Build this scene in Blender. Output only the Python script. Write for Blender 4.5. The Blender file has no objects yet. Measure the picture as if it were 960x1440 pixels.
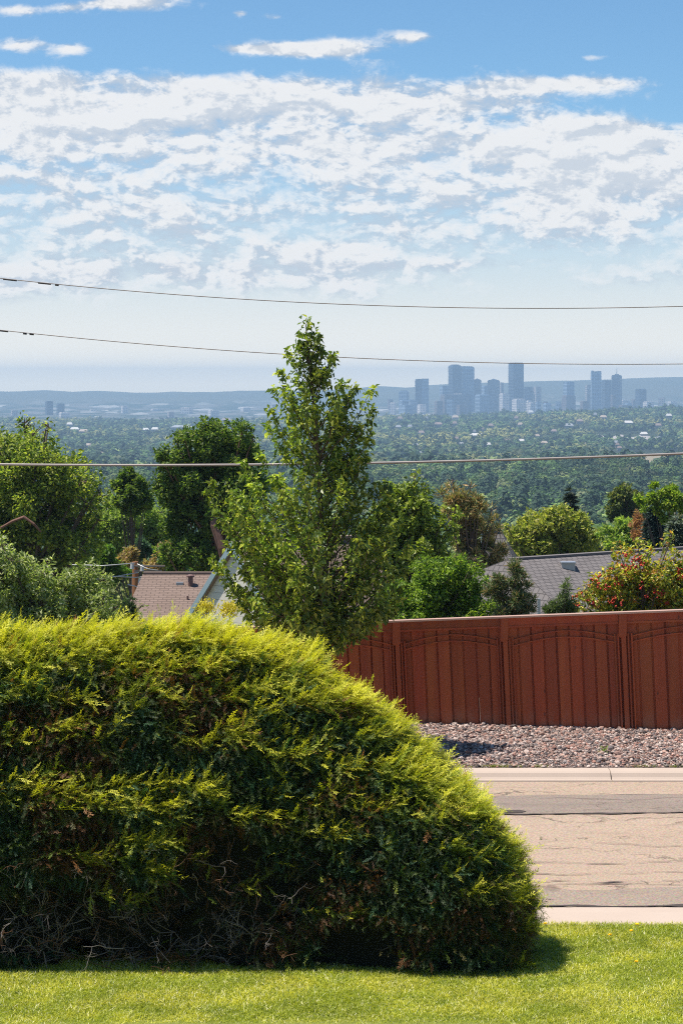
import bpy, math, random
import numpy as np
from mathutils import Vector
rng = np.random.default_rng(11)
random.seed(5)
sc = bpy.context.scene
COL = sc.collection
F = 3137.0; EYE = 5.6; HOR = 540.0
R = math.radians
def W(px, py, d):
    return np.array([(px-480)/F*d, d, EYE-(py-HOR)/F*d])

# ------------------------------------------------------------------ numeric helpers
def _h(ix, iy, iz, s):
    n = (ix*374761393 + iy*668265263 + iz*2147483647 + s*1274126177) & 0xffffffff
    n = ((n ^ (n >> 13))*1274126177) & 0xffffffff
    return ((n ^ (n >> 16)) & 0xffff)/65535.0
def vnoise(P, s=0):
    P = np.asarray(P, float); i = np.floor(P).astype(np.int64); f = P-i; f = f*f*(3-2*f)
    r = 0
    for a in (0, 1):
        for b in (0, 1):
            for c in (0, 1):
                w = (f[..., 0] if a else 1-f[..., 0])*(f[..., 1] if b else 1-f[..., 1])*(f[..., 2] if c else 1-f[..., 2])
                r = r + w*_h(i[..., 0]+a, i[..., 1]+b, i[..., 2]+c, s)
    return r
def fbm(P, o=3, s=0):
    P = np.asarray(P, float); r = 0; a = .5; t = 0
    for k in range(o):
        r = r+a*vnoise(P*2**k, s+k); t += a; a *= .5
    return r/t
def nrm(v): return v/np.maximum(np.linalg.norm(v, axis=-1, keepdims=True), 1e-9)
def rdir(n): return nrm(rng.normal(size=(n, 3)))
def sstep(a, b, x):
    t = np.clip((x-a)/(b-a), 0, 1); return t*t*(3-2*t)
def pick(cols, n, jit=.18):
    c = np.array(cols)[rng.integers(0, len(cols), n)]
    return c*(1+jit*(rng.random((n, 1))-.5)*2)

# ------------------------------------------------------------------ mesh builder
class G:
    def __init__(s): s.v = []; s.f3 = []; s.f4 = []; s.c = []; s.n = 0
    def add(s, V, F3=None, F4=None, C=None):
        V = np.asarray(V, float).reshape(-1, 3)
        s.v.append(V)
        if F3 is not None and len(F3): s.f3.append(np.asarray(F3, int)+s.n)
        if F4 is not None and len(F4): s.f4.append(np.asarray(F4, int)+s.n)
        if C is None: C = np.full((len(V), 3), .5)
        C = np.asarray(C, float)
        if C.ndim == 1: C = np.tile(C, (len(V), 1))
        s.c.append(C); s.n += len(V); return s
    def box(s, x0, x1, y0, y1, z0, z1, C=None, fn=None):
        V = np.array([[x, y, z] for x in (x0, x1) for y in (y0, y1) for z in (z0, z1)], float)
        if fn: V = fn(V)
        return s.add(V, F4=[[0, 1, 3, 2], [4, 6, 7, 5], [0, 4, 5, 1], [2, 3, 7, 6], [0, 2, 6, 4], [1, 5, 7, 3]], C=C)
    def tube(s, path, rad, n=6, C=None):
        P = np.asarray(path, float); m = len(P)
        rad = np.broadcast_to(np.asarray(rad, float), (m,))
        T = nrm(np.gradient(P, axis=0))
        up = np.array([0, 0, 1.]) if abs(T[0, 2]) < .8 else np.array([1., 0, 0])
        U = nrm(np.cross(T, up)); Vv = np.cross(T, U)
        a = np.linspace(0, 2*np.pi, n, endpoint=False)
        ring = P[:, None]+rad[:, None, None]*(np.cos(a)[None, :, None]*U[:, None]+np.sin(a)[None, :, None]*Vv[:, None])
        V = ring.reshape(-1, 3); f = []
        for i in range(m-1):
            for j in range(n):
                k = (j+1) % n; f.append([i*n+j, i*n+k, (i+1)*n+k, (i+1)*n+j])
        V = np.vstack([V, P[0], P[-1]]); f3 = []
        for j in range(n):
            k = (j+1) % n; f3.append([m*n, k, j]); f3.append([m*n+1, (m-1)*n+j, (m-1)*n+k])
        return s.add(V, f3, f, C)
    def leaves(s, P, D, N, L, Wd, C, fold=.25, droop=0):
        n = len(P); L = np.broadcast_to(L, (n,))[:, None]; Wd = np.broadcast_to(Wd, (n,))[:, None]
        D = nrm(D); S = nrm(np.cross(D, N)); N2 = np.cross(S, D)
        b = P; m = P+D*L*.42+N2*Wd*fold*0
        l = m-S*Wd*.5+N2*Wd*fold; r = m+S*Wd*.5+N2*Wd*fold
        t = P+D*L; t[:, 2] -= droop*L[:, 0]
        V = np.stack([b, l, t, r], 1).reshape(-1, 3)
        k = np.arange(n)[:, None]*4
        f = np.concatenate([k+np.array([[0, 3, 2]]), k+np.array([[0, 2, 1]])])
        return s.add(V, F3=f, C=np.repeat(C, 4, 0))
    def build(s, name, mat, parent=None, origin=(0, 0, 0), smooth=False):
        V = np.concatenate(s.v)-np.array(origin); C = np.concatenate(s.c)
        f3 = np.concatenate(s.f3) if s.f3 else np.zeros((0, 3), int)
        f4 = np.concatenate(s.f4) if s.f4 else np.zeros((0, 4), int)
        me = bpy.data.meshes.new(name)
        me.vertices.add(len(V)); me.vertices.foreach_set('co', V.astype(np.float32).ravel())
        nl = f3.size+f4.size; npoly = len(f3)+len(f4)
        me.loops.add(nl); me.loops.foreach_set('vertex_index', np.concatenate([f3.ravel(), f4.ravel()]).astype(np.int32))
        me.polygons.add(npoly)
        me.polygons.foreach_set('loop_start', np.concatenate([np.arange(len(f3))*3, f3.size+np.arange(len(f4))*4]).astype(np.int32))
        me.polygons.foreach_set('use_smooth', np.full(npoly, smooth))
        at = me.color_attributes.new('col', 'FLOAT_COLOR', 'POINT')
        at.data.foreach_set('color', np.concatenate([C, np.ones((len(C), 1))], 1).astype(np.float32).ravel())
        me.update(calc_edges=True); me.validate(clean_customdata=False)
        me.materials.append(mat)
        o = bpy.data.objects.new(name, me); COL.objects.link(o)
        if parent is not None: o.parent = parent
        else: o.location = origin
        return o

def tag(o, label=None, cat=None, group=None, kind=None):
    if label: o['label'] = label
    if cat: o['category'] = cat
    if group: o['group'] = group
    if kind: o['kind'] = kind
    return o
def empty(name, loc, label, cat, group=None, rz=0):
    o = bpy.data.objects.new(name, None); COL.objects.link(o)
    o.location = [float(q) for q in loc]; o.rotation_euler = (0, 0, rz); o.empty_display_size = .3
    return tag(o, label, cat, group)
def dup(root, loc, rz, s, label=None):
    r = root.copy(); COL.objects.link(r); r.location = [float(q) for q in loc]
    r.rotation_euler = (0, 0, rz); r.scale = s if hasattr(s, '__len__') else (s, s, s)
    if label: r['label'] = label
    for ch in list(root.children):
        c = ch.copy(); COL.objects.link(c); c.parent = r
    return r

# ------------------------------------------------------------------ materials
class NT:
    def __init__(s, nt): s.t = nt; s.n = nt.nodes; s.l = nt.links
    def put(s, sock, v):
        if isinstance(v, bpy.types.NodeSocket): s.l.new(v, sock)
        elif v is not None:
            if hasattr(v, '__len__') and sock.type == 'RGBA' and len(v) == 3: v = (*v, 1)
            sock.default_value = v
    def node(s, t, ins=None, out=0, **kw):
        n = s.n.new(t)
        for k, v in kw.items(): setattr(n, k, v)
        for k, v in (ins or {}).items(): s.put(n.inputs[k], v)
        return n.outputs[out]
    def m(s, op, a, b=None, c=None, clamp=False):
        n = s.n.new('ShaderNodeMath'); n.operation = op; n.use_clamp = clamp
        s.put(n.inputs[0], a)
        if b is not None: s.put(n.inputs[1], b)
        if c is not None: s.put(n.inputs[2], c)
        return n.outputs[0]
    def mix(s, f, a, b, mode='MIX'):
        n = s.n.new('ShaderNodeMix'); n.data_type = 'RGBA'; n.blend_type = mode
        s.put(n.inputs[0], f); s.put(n.inputs[6], a); s.put(n.inputs[7], b); return n.outputs[2]
    def ss(s, a, b, x, lo=0., hi=1.):
        return s.node('ShaderNodeMapRange', {0: x, 1: a, 2: b, 3: lo, 4: hi}, interpolation_type='SMOOTHSTEP')
    def noise(s, vec, sc, det=4, rough=.55, dist=0.):
        return s.node('ShaderNodeTexNoise', {'Vector': vec, 'Scale': sc, 'Detail': det, 'Roughness': rough, 'Distortion': dist})
    def obj(s): return s.node('ShaderNodeTexCoord', out=3)
    def geo(s): return s.node('ShaderNodeNewGeometry', out=0)
    def scale(s, v, k): return s.node('ShaderNodeVectorMath', {0: v, 1: k}, operation='MULTIPLY')
def newmat(name):
    m = bpy.data.materials.new(name); m.use_nodes = True
    t = NT(m.node_tree); p = [n for n in t.n if n.type == 'BSDF_PRINCIPLED'][0]
    o = [n for n in t.n if n.type == 'OUTPUT_MATERIAL'][0]
    return m, t, p, o
def plain(name, col, rough=.7, var=.15, sc=6., metal=0., bump=0., stretch=(1, 1, 1), spec=.5):
    m, t, p, o = newmat(name)
    v = t.scale(t.obj(), stretch)
    n = t.noise(v, sc, 5)
    f = t.m('MULTIPLY_ADD', n, 2*var, 1-var)
    c = t.node('ShaderNodeVectorMath', {0: (*col,), 'Scale': f}, operation='SCALE')
    t.put(p.inputs['Base Color'], c)
    p.inputs['Roughness'].default_value = rough; p.inputs['Metallic'].default_value = metal
    p.inputs['Specular IOR Level'].default_value = spec
    if bump:
        b = t.node('ShaderNodeBump', {'Height': n, 'Strength': bump, 'Distance': .02}); t.put(p.inputs['Normal'], b)
    return m
def leafmat(name, gain=1., trans=.4, rough=.5, spec=.4, tint=(1.1, 1.25, .5), var=.12, vsc=.8):
    m, t, p, o = newmat(name)
    a = t.node('ShaderNodeAttribute', attribute_name='col')
    n = t.noise(t.geo(), vsc, 2)
    k = t.m('MULTIPLY_ADD', n, 2*var*gain, (1-var)*gain)
    c = t.node('ShaderNodeVectorMath', {0: a, 'Scale': k}, operation='SCALE')
    t.put(p.inputs['Base Color'], c); p.inputs['Roughness'].default_value = rough
    p.inputs['Specular IOR Level'].default_value = spec
    if trans > 0:
        tc = t.node('ShaderNodeVectorMath', {0: c, 1: tint}, operation='MULTIPLY')
        tr = t.node('ShaderNodeBsdfTranslucent', {'Color': tc})
        mx = t.node('ShaderNodeMixShader', {0: trans, 1: p.outputs[0], 2: tr}); t.put(o.inputs[0], mx)
    return m
def attrmat(name, rough=.8, spec=.3, bump=0., bsc=40):
    m, t, p, o = newmat(name)
    a = t.node('ShaderNodeAttribute', attribute_name='col'); t.put(p.inputs['Base Color'], a)
    p.inputs['Roughness'].default_value = rough; p.inputs['Specular IOR Level'].default_value = spec
    if bump:
        b = t.node('ShaderNodeBump', {'Height': t.noise(t.obj(), bsc, 4), 'Strength': bump, 'Distance': .01}); t.put(p.inputs['Normal'], b)
    return m
M = {}
M['leaf'] = leafmat('leaf', 2.2, .5, .5, .35)
M['leaf_gloss'] = leafmat('glossy_leaf', 1.7, .42, .45, .6)
M['leaf_far'] = leafmat('far_leaf', 1.8, .15, .7, .2, vsc=.1)
M['needle'] = leafmat('needle', 1.6, .2, .6, .25)
M['juniper'] = leafmat('juniper_foliage', 1., .38, .55, .35, tint=(1.2, 1.25, .4), var=.2, vsc=2.5)
M['core'] = plain('shrub_shade_core', (.012, .013, .008), .95, .5, 20, spec=.1)  # near black, inner shade of the shrub put into the colour
M['bark'] = plain('bark', (.11, .075, .055), .9, .35, 5, bump=.5, stretch=(3, 3, .6))
M['bark_red'] = plain('reddish_bark', (.20, .10, .07), .9, .3, 4, bump=.5, stretch=(2, 2, .5))
M['bark_pale'] = plain('pale_bark', (.30, .23, .17), .9, .3, 4, bump=.4)
M['twig'] = attrmat('twig', .85, .2)
M['grass'] = leafmat('grass_blade', 1.5, .42, .45, .5, tint=(1.2, 1.2, .45), var=.28, vsc=1.3)
M['pebble'] = attrmat('river_pebble', .75, .4, .3, 60)

def fence_mat(name='red_stained_wood', k=1.):
    m, t, p, o = newmat(name)
    v = t.scale(t.obj(), (9, 9, .7)); n = t.noise(v, 2.2, 7, .65)
    v2 = t.noise(t.scale(t.obj(), (6.1, 6.1, .12)), 1., 1)
    blotch = t.noise(t.obj(), 1.2, 3)
    c = t.mix(n, (.19*k, .028*k, .004*k), (.33*k, .060*k, .017*k))
    c = t.mix(t.ss(.35, .7, v2, 0, .6), c, (.33*k, .07*k, .015*k))
    c = t.mix(t.ss(.5, .75, blotch, 0, .35), c, (.16*k, .035*k, .012*k))
    at_ = t.node('ShaderNodeAttribute', attribute_name='col'); c = t.node('ShaderNodeVectorMath', {0: c, 1: t.scale(at_, (2.5, 2.5, 2.5))}, operation='MULTIPLY')
    zz = t.node('ShaderNodeSeparateXYZ', {0: t.geo()}, out=2); c = t.mix(t.m('MULTIPLY', t.ss(.1, .55, zz, .5, 0.), t.ss(.35, .65, t.noise(t.scale(t.obj(), (5, 5, 3)), 1., 5))), c, (.30, .19, .13))
    kn = t.node('ShaderNodeTexVoronoi', {'Vector': t.scale(t.obj(), (5, 5, 2.2)), 'Scale': 1.}); c = t.mix(t.ss(.05, .10, kn, .7, 0.), c, (.06, .015, .008))
    t.put(p.inputs['Base Color'], c); p.inputs['Roughness'].default_value = .62
    b = t.node('ShaderNodeBump', {'Height': n, 'Strength': .35, 'Distance': .01}); t.put(p.inputs['Normal'], b)
    return m
M['fence'] = fence_mat()
M['fence_cap'] = plain('highlit_cap', (.50, .30, .22), .45, .2, 3)  # pale colour paints in the sun highlight along the cap rail
def concrete():
    m, t, p, o = newmat('kerb_concrete')
    g = t.geo(); n = t.noise(g, 1.3, 5); n2 = t.noise(g, 60, 4, .7)
    c = t.mix(n, (.42, .325, .26), (.51, .41, .335)); c = t.mix(t.ss(.45, .75, n2, 0, .35), c, (.30, .24, .20))
    t.put(p.inputs['Base Color'], c); p.inputs['Roughness'].default_value = .85
    t.put(p.inputs['Normal'], t.node('ShaderNodeBump', {'Height': n2, 'Strength': .2, 'Distance': .004}))
    return m
M['concrete'] = concrete()
def asphalt(name, c0, c1, crack=.9, agg=.5):
    m, t, p, o = newmat(name)
    g = t.geo(); big = t.noise(t.scale(g, (.25, 1, 1)), .9, 4); fine = t.noise(g, 34, 5, .75)
    vor = t.node('ShaderNodeTexVoronoi', {'Vector': g, 'Scale': 48.}, out=1)
    c = t.mix(big, c0, c1)
    c = t.mix(t.ss(.35, .75, fine, 0, .75), c, tuple(q*.42 for q in c0))
    c = t.mix(agg*.6, c, t.mix(.6, vor, (.5, .4, .34)), 'OVERLAY')
    wv = t.node('ShaderNodeVectorMath', {0: g, 1: t.scale(t.node('ShaderNodeTexNoise', {'Vector': g, 'Scale': 3.5, 'Detail': 7}, out=1), (.6, .8, 0))}, operation='ADD')
    e = t.node('ShaderNodeTexVoronoi', {'Vector': t.scale(wv, (.55, 1.3, 1)), 'Scale': 1.1}, feature='DISTANCE_TO_EDGE')
    ck = t.ss(.0, .02, e, crack, 0.); ck = t.m('MULTIPLY', ck, t.ss(.45, .6, t.noise(t.scale(g, (.4, 1.2, 1)), .8, 3)))
    c = t.mix(t.m('MULTIPLY', ck, .75), c, (.09, .065, .05)); c = t.mix(t.ss(.50, .72, t.noise(t.scale(g, (.5, 2.2, 1)), 1.6, 7, .7), 0, .35), c, tuple(q*.62 for q in c0))
    c = t.mix(t.ss(.5, .7, t.noise(t.scale(g, (.07, .9, 1)), 1.3, 3), 0, .28), c, tuple(q*.55 for q in c0)); c = t.mix(t.ss(.68, .76, t.noise(t.scale(g, (1.2, 1.2, 1)), 1., 5), 0, .4), c, tuple(q*.4 for q in c0))
    t.put(p.inputs['Base Color'], c); p.inputs['Roughness'].default_value = .9; p.inputs['Specular IOR Level'].default_value = .3
    t.put(p.inputs['Normal'], t.node('ShaderNodeBump', {'Height': t.m('ADD', fine, t.m('MULTIPLY', ck, -1.5)), 'Strength': .7, 'Distance': .02}))
    return m
M['road'] = asphalt('weathered_pink_asphalt', (.41, .315, .235), (.50, .39, .30))
M['patch'] = asphalt('grey_asphalt_patch', (.27, .22, .185), (.35, .285, .235), .7)
M['patch2'] = asphalt('worn_asphalt_patch', (.32, .26, .21), (.39, .32, .26), .5, .7)
M['tar'] = plain('dark_crack', (.06, .045, .038), .9, .3, 20)  # even dark colour for the road crack strips

# ------------------------------------------------------------------ terrain height
_d = np.array([-60, 0, 19, 22.6, 22.7, 31.7, 31.8, 35.4, 37, 45, 60, 100, 200, 350, 500, 800, 1200, 1600, 2000, 2500, 3500, 4500, 5600, 6500, 8200, 9500, 10600, 12000, 13000], float)
_zr = np.array([3.6, 3.6, .04, .04, -.08, -.08, .10, .15, -.1, -1.6, -4, -9, -19, -31, -40, -53, -62, -60, -80, -88, -96, -84, -68, -98, -108, -102, -66, 48, 20], float)
_zl = np.array([3.6, 3.6, .04, .04, -.08, -.08, .10, .15, -.1, -1.6, -4, -9, -20, -33, -43, -56, -66, -66, -84, -94, -104, -104, -104, -110, -112, -104, -84, -32, -50], float)
def zt(x, y):
    x = np.asarray(x, float); y = np.asarray(y, float)
    a = np.interp(y, _d, _zr); b = np.interp(y, _d, _zl)
    u = 480+x/np.maximum(y, 30)*F
    k = sstep(300, 1000, u) 
    z = b*(1-k)+a*k
    amp = np.clip((y-60)/400, 0, 1)*3+np.clip((y-2500)/4000, 0, 1)*8
    P = np.stack([x/180, y/420, 0*x], -1); P2 = np.stack([x/900, y/2500, 0*x+3], -1)
    z = z+(fbm(P, 3, 3)-.5)*amp*2*1.0
    z = z+np.clip((y-9800)/2400, 0, 1)*(fbm(P2, 4, 9)-.5)*20
    return z
def at_ground(px, py, d0=100, d1=16000):
    ds = np.geomspace(d0, d1, 900); x = (px-480)/F*ds; z = EYE-(py-HOR)/F*ds
    g = zt(x, ds); k = np.where(z < g)[0]
    return ds[k[0]] if len(k) else d1

def terrain():
    ys = np.concatenate([np.array([-60, -20, 0, 6, 12, 19, 22.6, 22.7, 27, 31.7, 31.8, 35.4]), np.arange(37, 60, 3), np.geomspace(62, 13000, 230)])
    us = np.linspace(-1, 1, 161); us = np.sign(us)*(.35*abs(us)+.65*abs(us)**2.2)
    Y, U = np.meshgrid(ys, us, indexing='ij'); X = U*(np.maximum(Y, 0)*.55+70)
    Z = zt(X, Y); V = np.stack([X, Y, Z], -1).reshape(-1, 3)
    m = len(us); i, j = np.meshgrid(np.arange(len(ys)-1), np.arange(m-1), indexing='ij')
    a = (i*m+j).ravel(); f = np.stack([a, a+1, a+m+1, a+m], 1)
    ma, t, p, o = newmat('terrain_ground')
    g = t.geo(); y = t.node('ShaderNodeSeparateXYZ', {0: g}, out=1)
    near = t.mix(t.noise(g, .3, 4), (.05, .07, .02), (.13, .11, .06))
    wood = t.mix(t.noise(g, .02, 5), (.018, .032, .012), (.05, .06, .025))
    w2 = t.noise(t.scale(g, (1/140, 1/420, 0)), 1, 6, .65)
    city = t.mix(t.ss(.42, .6, w2), (.03, .05, .028), (.15, .14, .12))
    sp = t.node('ShaderNodeTexVoronoi', {'Vector': t.scale(g, (1/60, 1/260, 0)), 'Scale': 1.}, out=1)
    spv = t.node('ShaderNodeSeparateColor', {0: sp})
    city = t.mix(t.ss(.86, .93, spv, 0, .8), city, (.42, .40, .37))
    c = t.mix(t.ss(80, 250, y), near, wood); c = t.mix(t.ss(5800, 6600, y), c, city)
    hill = t.mix(t.noise(t.scale(g, (1/900, 1/900, 0)), 1, 4), (.05, .07, .035), (.13, .12, .08))
    c = t.mix(t.ss(9800, 11200, y), c, hill)
    t.put(p.inputs['Base Color'], c); p.inputs['Roughness'].default_value = .95; p.inputs['Specular IOR Level'].default_value = .1
    tag(G().add(V, F4=f).build('ground', ma, smooth=True), kind='structure')
terrain()

# ------------------------------------------------------------------ lawn, road, kerbs, gravel
def sheet(name, x0, x1, y0, y1, zf, mat, nx=120, ny=12, edge=0, seed=0):
    xs = np.linspace(x0, x1, nx); V = []
    for j, tt in enumerate(np.linspace(0, 1, ny)):
        y = y0+(y1-y0)*tt
        yy = np.full(nx, y)
        if edge: yy = yy+edge*(fbm(np.stack([xs*1.1, 0*xs+j*.01, 0*xs+seed], -1), 5, seed)-.5)*(1 if j in (0, ny-1) else 0)
        V.append(np.stack([xs, yy, zf(xs, yy)], -1))
    V = np.concatenate(V); i, j = np.meshgrid(np.arange(ny-1), np.arange(nx-1), indexing='ij'); a = (i*nx+j).ravel()
    return tag(G().add(V, F4=np.stack([a, a+1, a+nx+1, a+nx], 1)).build(name, mat), kind='structure')
def zl(x, y): return .10+np.interp(y, [-40, 0, 19, 22.6], [3.56, 3.56, 0, 0])+0*x
ma, t, p, o = newmat('lawn_turf')
n1 = t.noise(t.geo(), 1.2, 4); n2 = t.noise(t.geo(), 40, 4, .7)
c = t.mix(n1, (.15, .18, .02), (.22, .24, .03)); c = t.mix(t.ss(.4, .7, n2, 0, .7), c, (.03, .035, .012))
t.put(p.inputs['Base Color'], c); p.inputs['Roughness'].default_value = .9
sheet('lawn', -40, 40, -30, 22.66, zl, ma, 40, 80)
sheet('road', -40, 40, 23.6, 31.42, lambda x, y: .03*np.sin((y-23.6)/7.65*np.pi)+.012+0*x, M['road'], 60, 16)
zr = lambda x, y: .03*np.sin((y-23.6)/7.65*np.pi)+.018+0*x
sheet('road_patch', -6, 40, 28.9, 30.28, lambda x, y: zr(x, y), M['patch'], 500, 8, .34, 5)
sheet('road_patch', -1.2, 40, 23.82, 24.62, lambda x, y: zr(x, y)+.001, M['patch2'], 300, 5, .25, 8)
def crack(x0, x1, y, w, seed, amp=.25):
    w *= .62
    n = int((x1-x0)*14); xs = np.linspace(x0, x1, n)
    c = y+amp*(fbm(np.stack([xs*1.0, 0*xs, 0*xs+seed], -1), 6, seed)-.5)
    ww = w*(fbm(np.stack([xs*3, 0*xs, 0*xs+seed+4], -1), 3, seed)**2)*2.6
    ww[0] = ww[-1] = 0
    V = np.concatenate([np.stack([xs, c-ww/2, zr(xs, c)+.006], -1), np.stack([xs, c+ww/2, zr(xs, c)+.006], -1)])
    a = np.arange(n-1)
    tag(G().add(V, F4=np.stack([a, a+1, a+n+1, a+n], 1)).build('road_crack', M['tar']), kind='structure')
crack(-4, 20, 28.9, .12, 5, .34); crack(1, 2.4, 28.98, .28, 91, .1); crack(-4, 20, 30.3, .03, 21); crack(0, 20, 25.35, .045, 33, .5)
crack(0, 14, 25.0, .05, 35, .6); crack(1.6, 9, 25.9, .03, 39, .5); crack(-2, 18, 23.84, .13, 8, .12)
crack(2.6, 6, 29.9, .025, 50, .9); crack(3.0, 9, 26.9, .022, 53, .7); crack(1.2, 5, 24.75, .02, 57, .3)

def kerb(name, prof, skip=None):
    g = G(); L = 3.05; x = -24.4+.75
    prof = np.array(prof)
    while x < 24:
        xs = (x+.005, x+L-.005)
        V = np.array([[q, a, b] for q in xs for a, b in prof]); n = len(prof)
        f = [[i, i+1, n+i+1, n+i] for i in range(n-1)]
        g.add(V, F4=f)
        for s0 in (0, n):
            g.add(np.vstack([V[s0:s0+n], [[V[s0, 0], prof[-1, 0], -.1], [V[s0, 0], prof[0, 0], -.1]]]), F3=[[n+1, i, i+1] for i in range(n-1)]+[[n+1, n-1, n]])
        x += L
    tag(g.build(name, M['concrete']), kind='structure')
kerb('far_kerb', [(31.33, .0), (31.34, .03), (31.46, .022), (31.5, .05), (31.54, .1), (31.58, .118), (31.80, .128), (31.81, .02)])
kerb('near_kerb', [(22.62, .0), (22.64, .115), (23.2, .105), (23.27, .085), (23.34, .04), (23.4, .02), (23.74, .03), (23.75, -.02)])

ma, t, p, o = newmat('gravel_bed_soil'); t.put(p.inputs['Base Color'], t.mix(t.noise(t.geo(), 25, 5), (.06, .045, .04), (.25, .18, .15)))
zg = lambda x, y: np.interp(y, [31.8, 35.6], [.12, .17])+0*x
sheet('gravel_bed', -12, 12, 31.82, 36.6, zg, ma, 60, 6)
def pebbles():
    ph = (1+5**.5)/2
    I = np.array([[-1, ph, 0], [1, ph, 0], [-1, -ph, 0], [1, -ph, 0], [0, -1, ph], [0, 1, ph], [0, -1, -ph], [0, 1, -ph], [ph, 0, -1], [ph, 0, 1], [-ph, 0, -1], [-ph, 0, 1]])/1.9
    FI = np.array([[0, 11, 5], [0, 5, 1], [0, 1, 7], [0, 7, 10], [0, 10, 11], [1, 5, 9], [5, 11, 4], [11, 10, 2], [10, 7, 6], [7, 1, 8], [3, 9, 4], [3, 4, 2], [3, 2, 6], [3, 6, 8], [3, 8, 9], [4, 9, 5], [2, 4, 11], [6, 2, 10], [8, 6, 7], [9, 8, 1]])
    n = 47000
    x = rng.uniform(-3.6, 8.4, n); y = 31.86+(rng.random(n)**.95)*3.95
    s = np.exp(rng.normal(-4.12, .36, n)); 
    z = zg(x, y)+s*rng.uniform(.1, .9, n)
    sx = s[:, None]*np.stack([rng.uniform(.7, 1.4, n), rng.uniform(.7, 1.3, n), rng.uniform(.45, .85, n)], 1)
    th = rng.uniform(0, 6.28, n); tl = rng.normal(0, .35, n)
    V = I[None]*sx[:, None]*(1+rng.normal(0, .1, (n, 12, 1)))
    V2 = V.copy(); V2[..., 0] = V[..., 0]*np.cos(tl)[:, None]-V[..., 2]*np.sin(tl)[:, None]; V2[..., 2] = V[..., 0]*np.sin(tl)[:, None]+V[..., 2]*np.cos(tl)[:, None]
    V3 = V2.copy(); V3[..., 0] = V2[..., 0]*np.cos(th)[:, None]-V2[..., 1]*np.sin(th)[:, None]; V3[..., 1] = V2[..., 0]*np.sin(th)[:, None]+V2[..., 1]*np.cos(th)[:, None]
    V3 += np.stack([x, y, z], 1)[:, None]
    f = (np.arange(n)[:, None, None]*12+FI[None]).reshape(-1, 3)
    C = pick([(.40, .27, .22), (.46, .36, .31), (.30, .20, .17), (.22, .20, .20), (.35, .30, .27), (.52, .44, .40), (.12, .10, .10), (.42, .24, .19), (.60, .52, .47), (.09, .075, .075)], n, .3)*np.array([.86, .78, .74])
    tag(G().add(V3.reshape(-1, 3), F3=f, C=np.repeat(C, 12, 0)).build('gravel', M['pebble']), 'loose pink and grey river pebbles along the foot of the red fence', 'gravel', kind='stuff')
pebbles()

def blades(n, x, y, z, h, w, C, lean=.35):
    a = rng.uniform(0, 6.28, n); S = np.stack([np.cos(a), np.sin(a), 0*a], 1)
    D = rng.normal(0, lean, (n, 3)); D[:, 2] = 1; D = nrm(D)
    B = np.stack([x, y, z], 1); mid = B+D*h[:, None]*.55
    T = B+D*h[:, None]; ln = rng.normal(0, .9, (n, 2))*h[:, None]; T[:, :2] += ln*.5; T[:, 2] -= np.abs(ln[:, 0])*.15
    V = np.stack([B-S*w[:, None]/2, B+S*w[:, None]/2, mid+S*w[:, None]*.45, mid-S*w[:, None]*.45, T], 1).reshape(-1, 3)
    k = np.arange(n)[:, None]*5
    return V, k+np.array([[3, 2, 4]]), k+np.array([[0, 1, 2, 3]]), np.repeat(C, 5, 0)
def grass():
    n = 480000
    y = 18.3+(rng.random(n)**1.05)*(4.36+.12*rng.random(n)*rng.random(n)); x = rng.uniform(-4.6, 6.8, n)
    tall = fbm(np.stack([x*1.3, y*1.3, 0*x], -1), 3, 8)
    P = np.stack([x*2.2, y*2.2, 0*x], -1); k = fbm(P, 3, 5)
    h = (.026+.03*tall)*rng.uniform(.6, 1.5, n); w = rng.uniform(.004, .0085, n)
    g1 = np.array([.30, .33, .035]); g2 = np.array([.44, .43, .05]); g3 = np.array([.15, .20, .028]); st = np.array([.62, .58, .34])
    r = rng.random(n)[:, None]; kk = sstep(.35, .65, k)[:, None]
    C = g1*(1-kk)+g2*kk; C = np.where(r < .22, g3, C); C = np.where(r > .87+.06*(1-kk), st, C)*(1+.25*(rng.random((n, 1))-.5))
    V, f3, f4, C = blades(n, x, y, zl(x, y)-.005, h, w, C)
    tag(G().add(V, f3, f4, C).build('grass', M['grass']), 'short yellow green lawn grass in front of the juniper', 'grass', kind='stuff')
grass()

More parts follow.
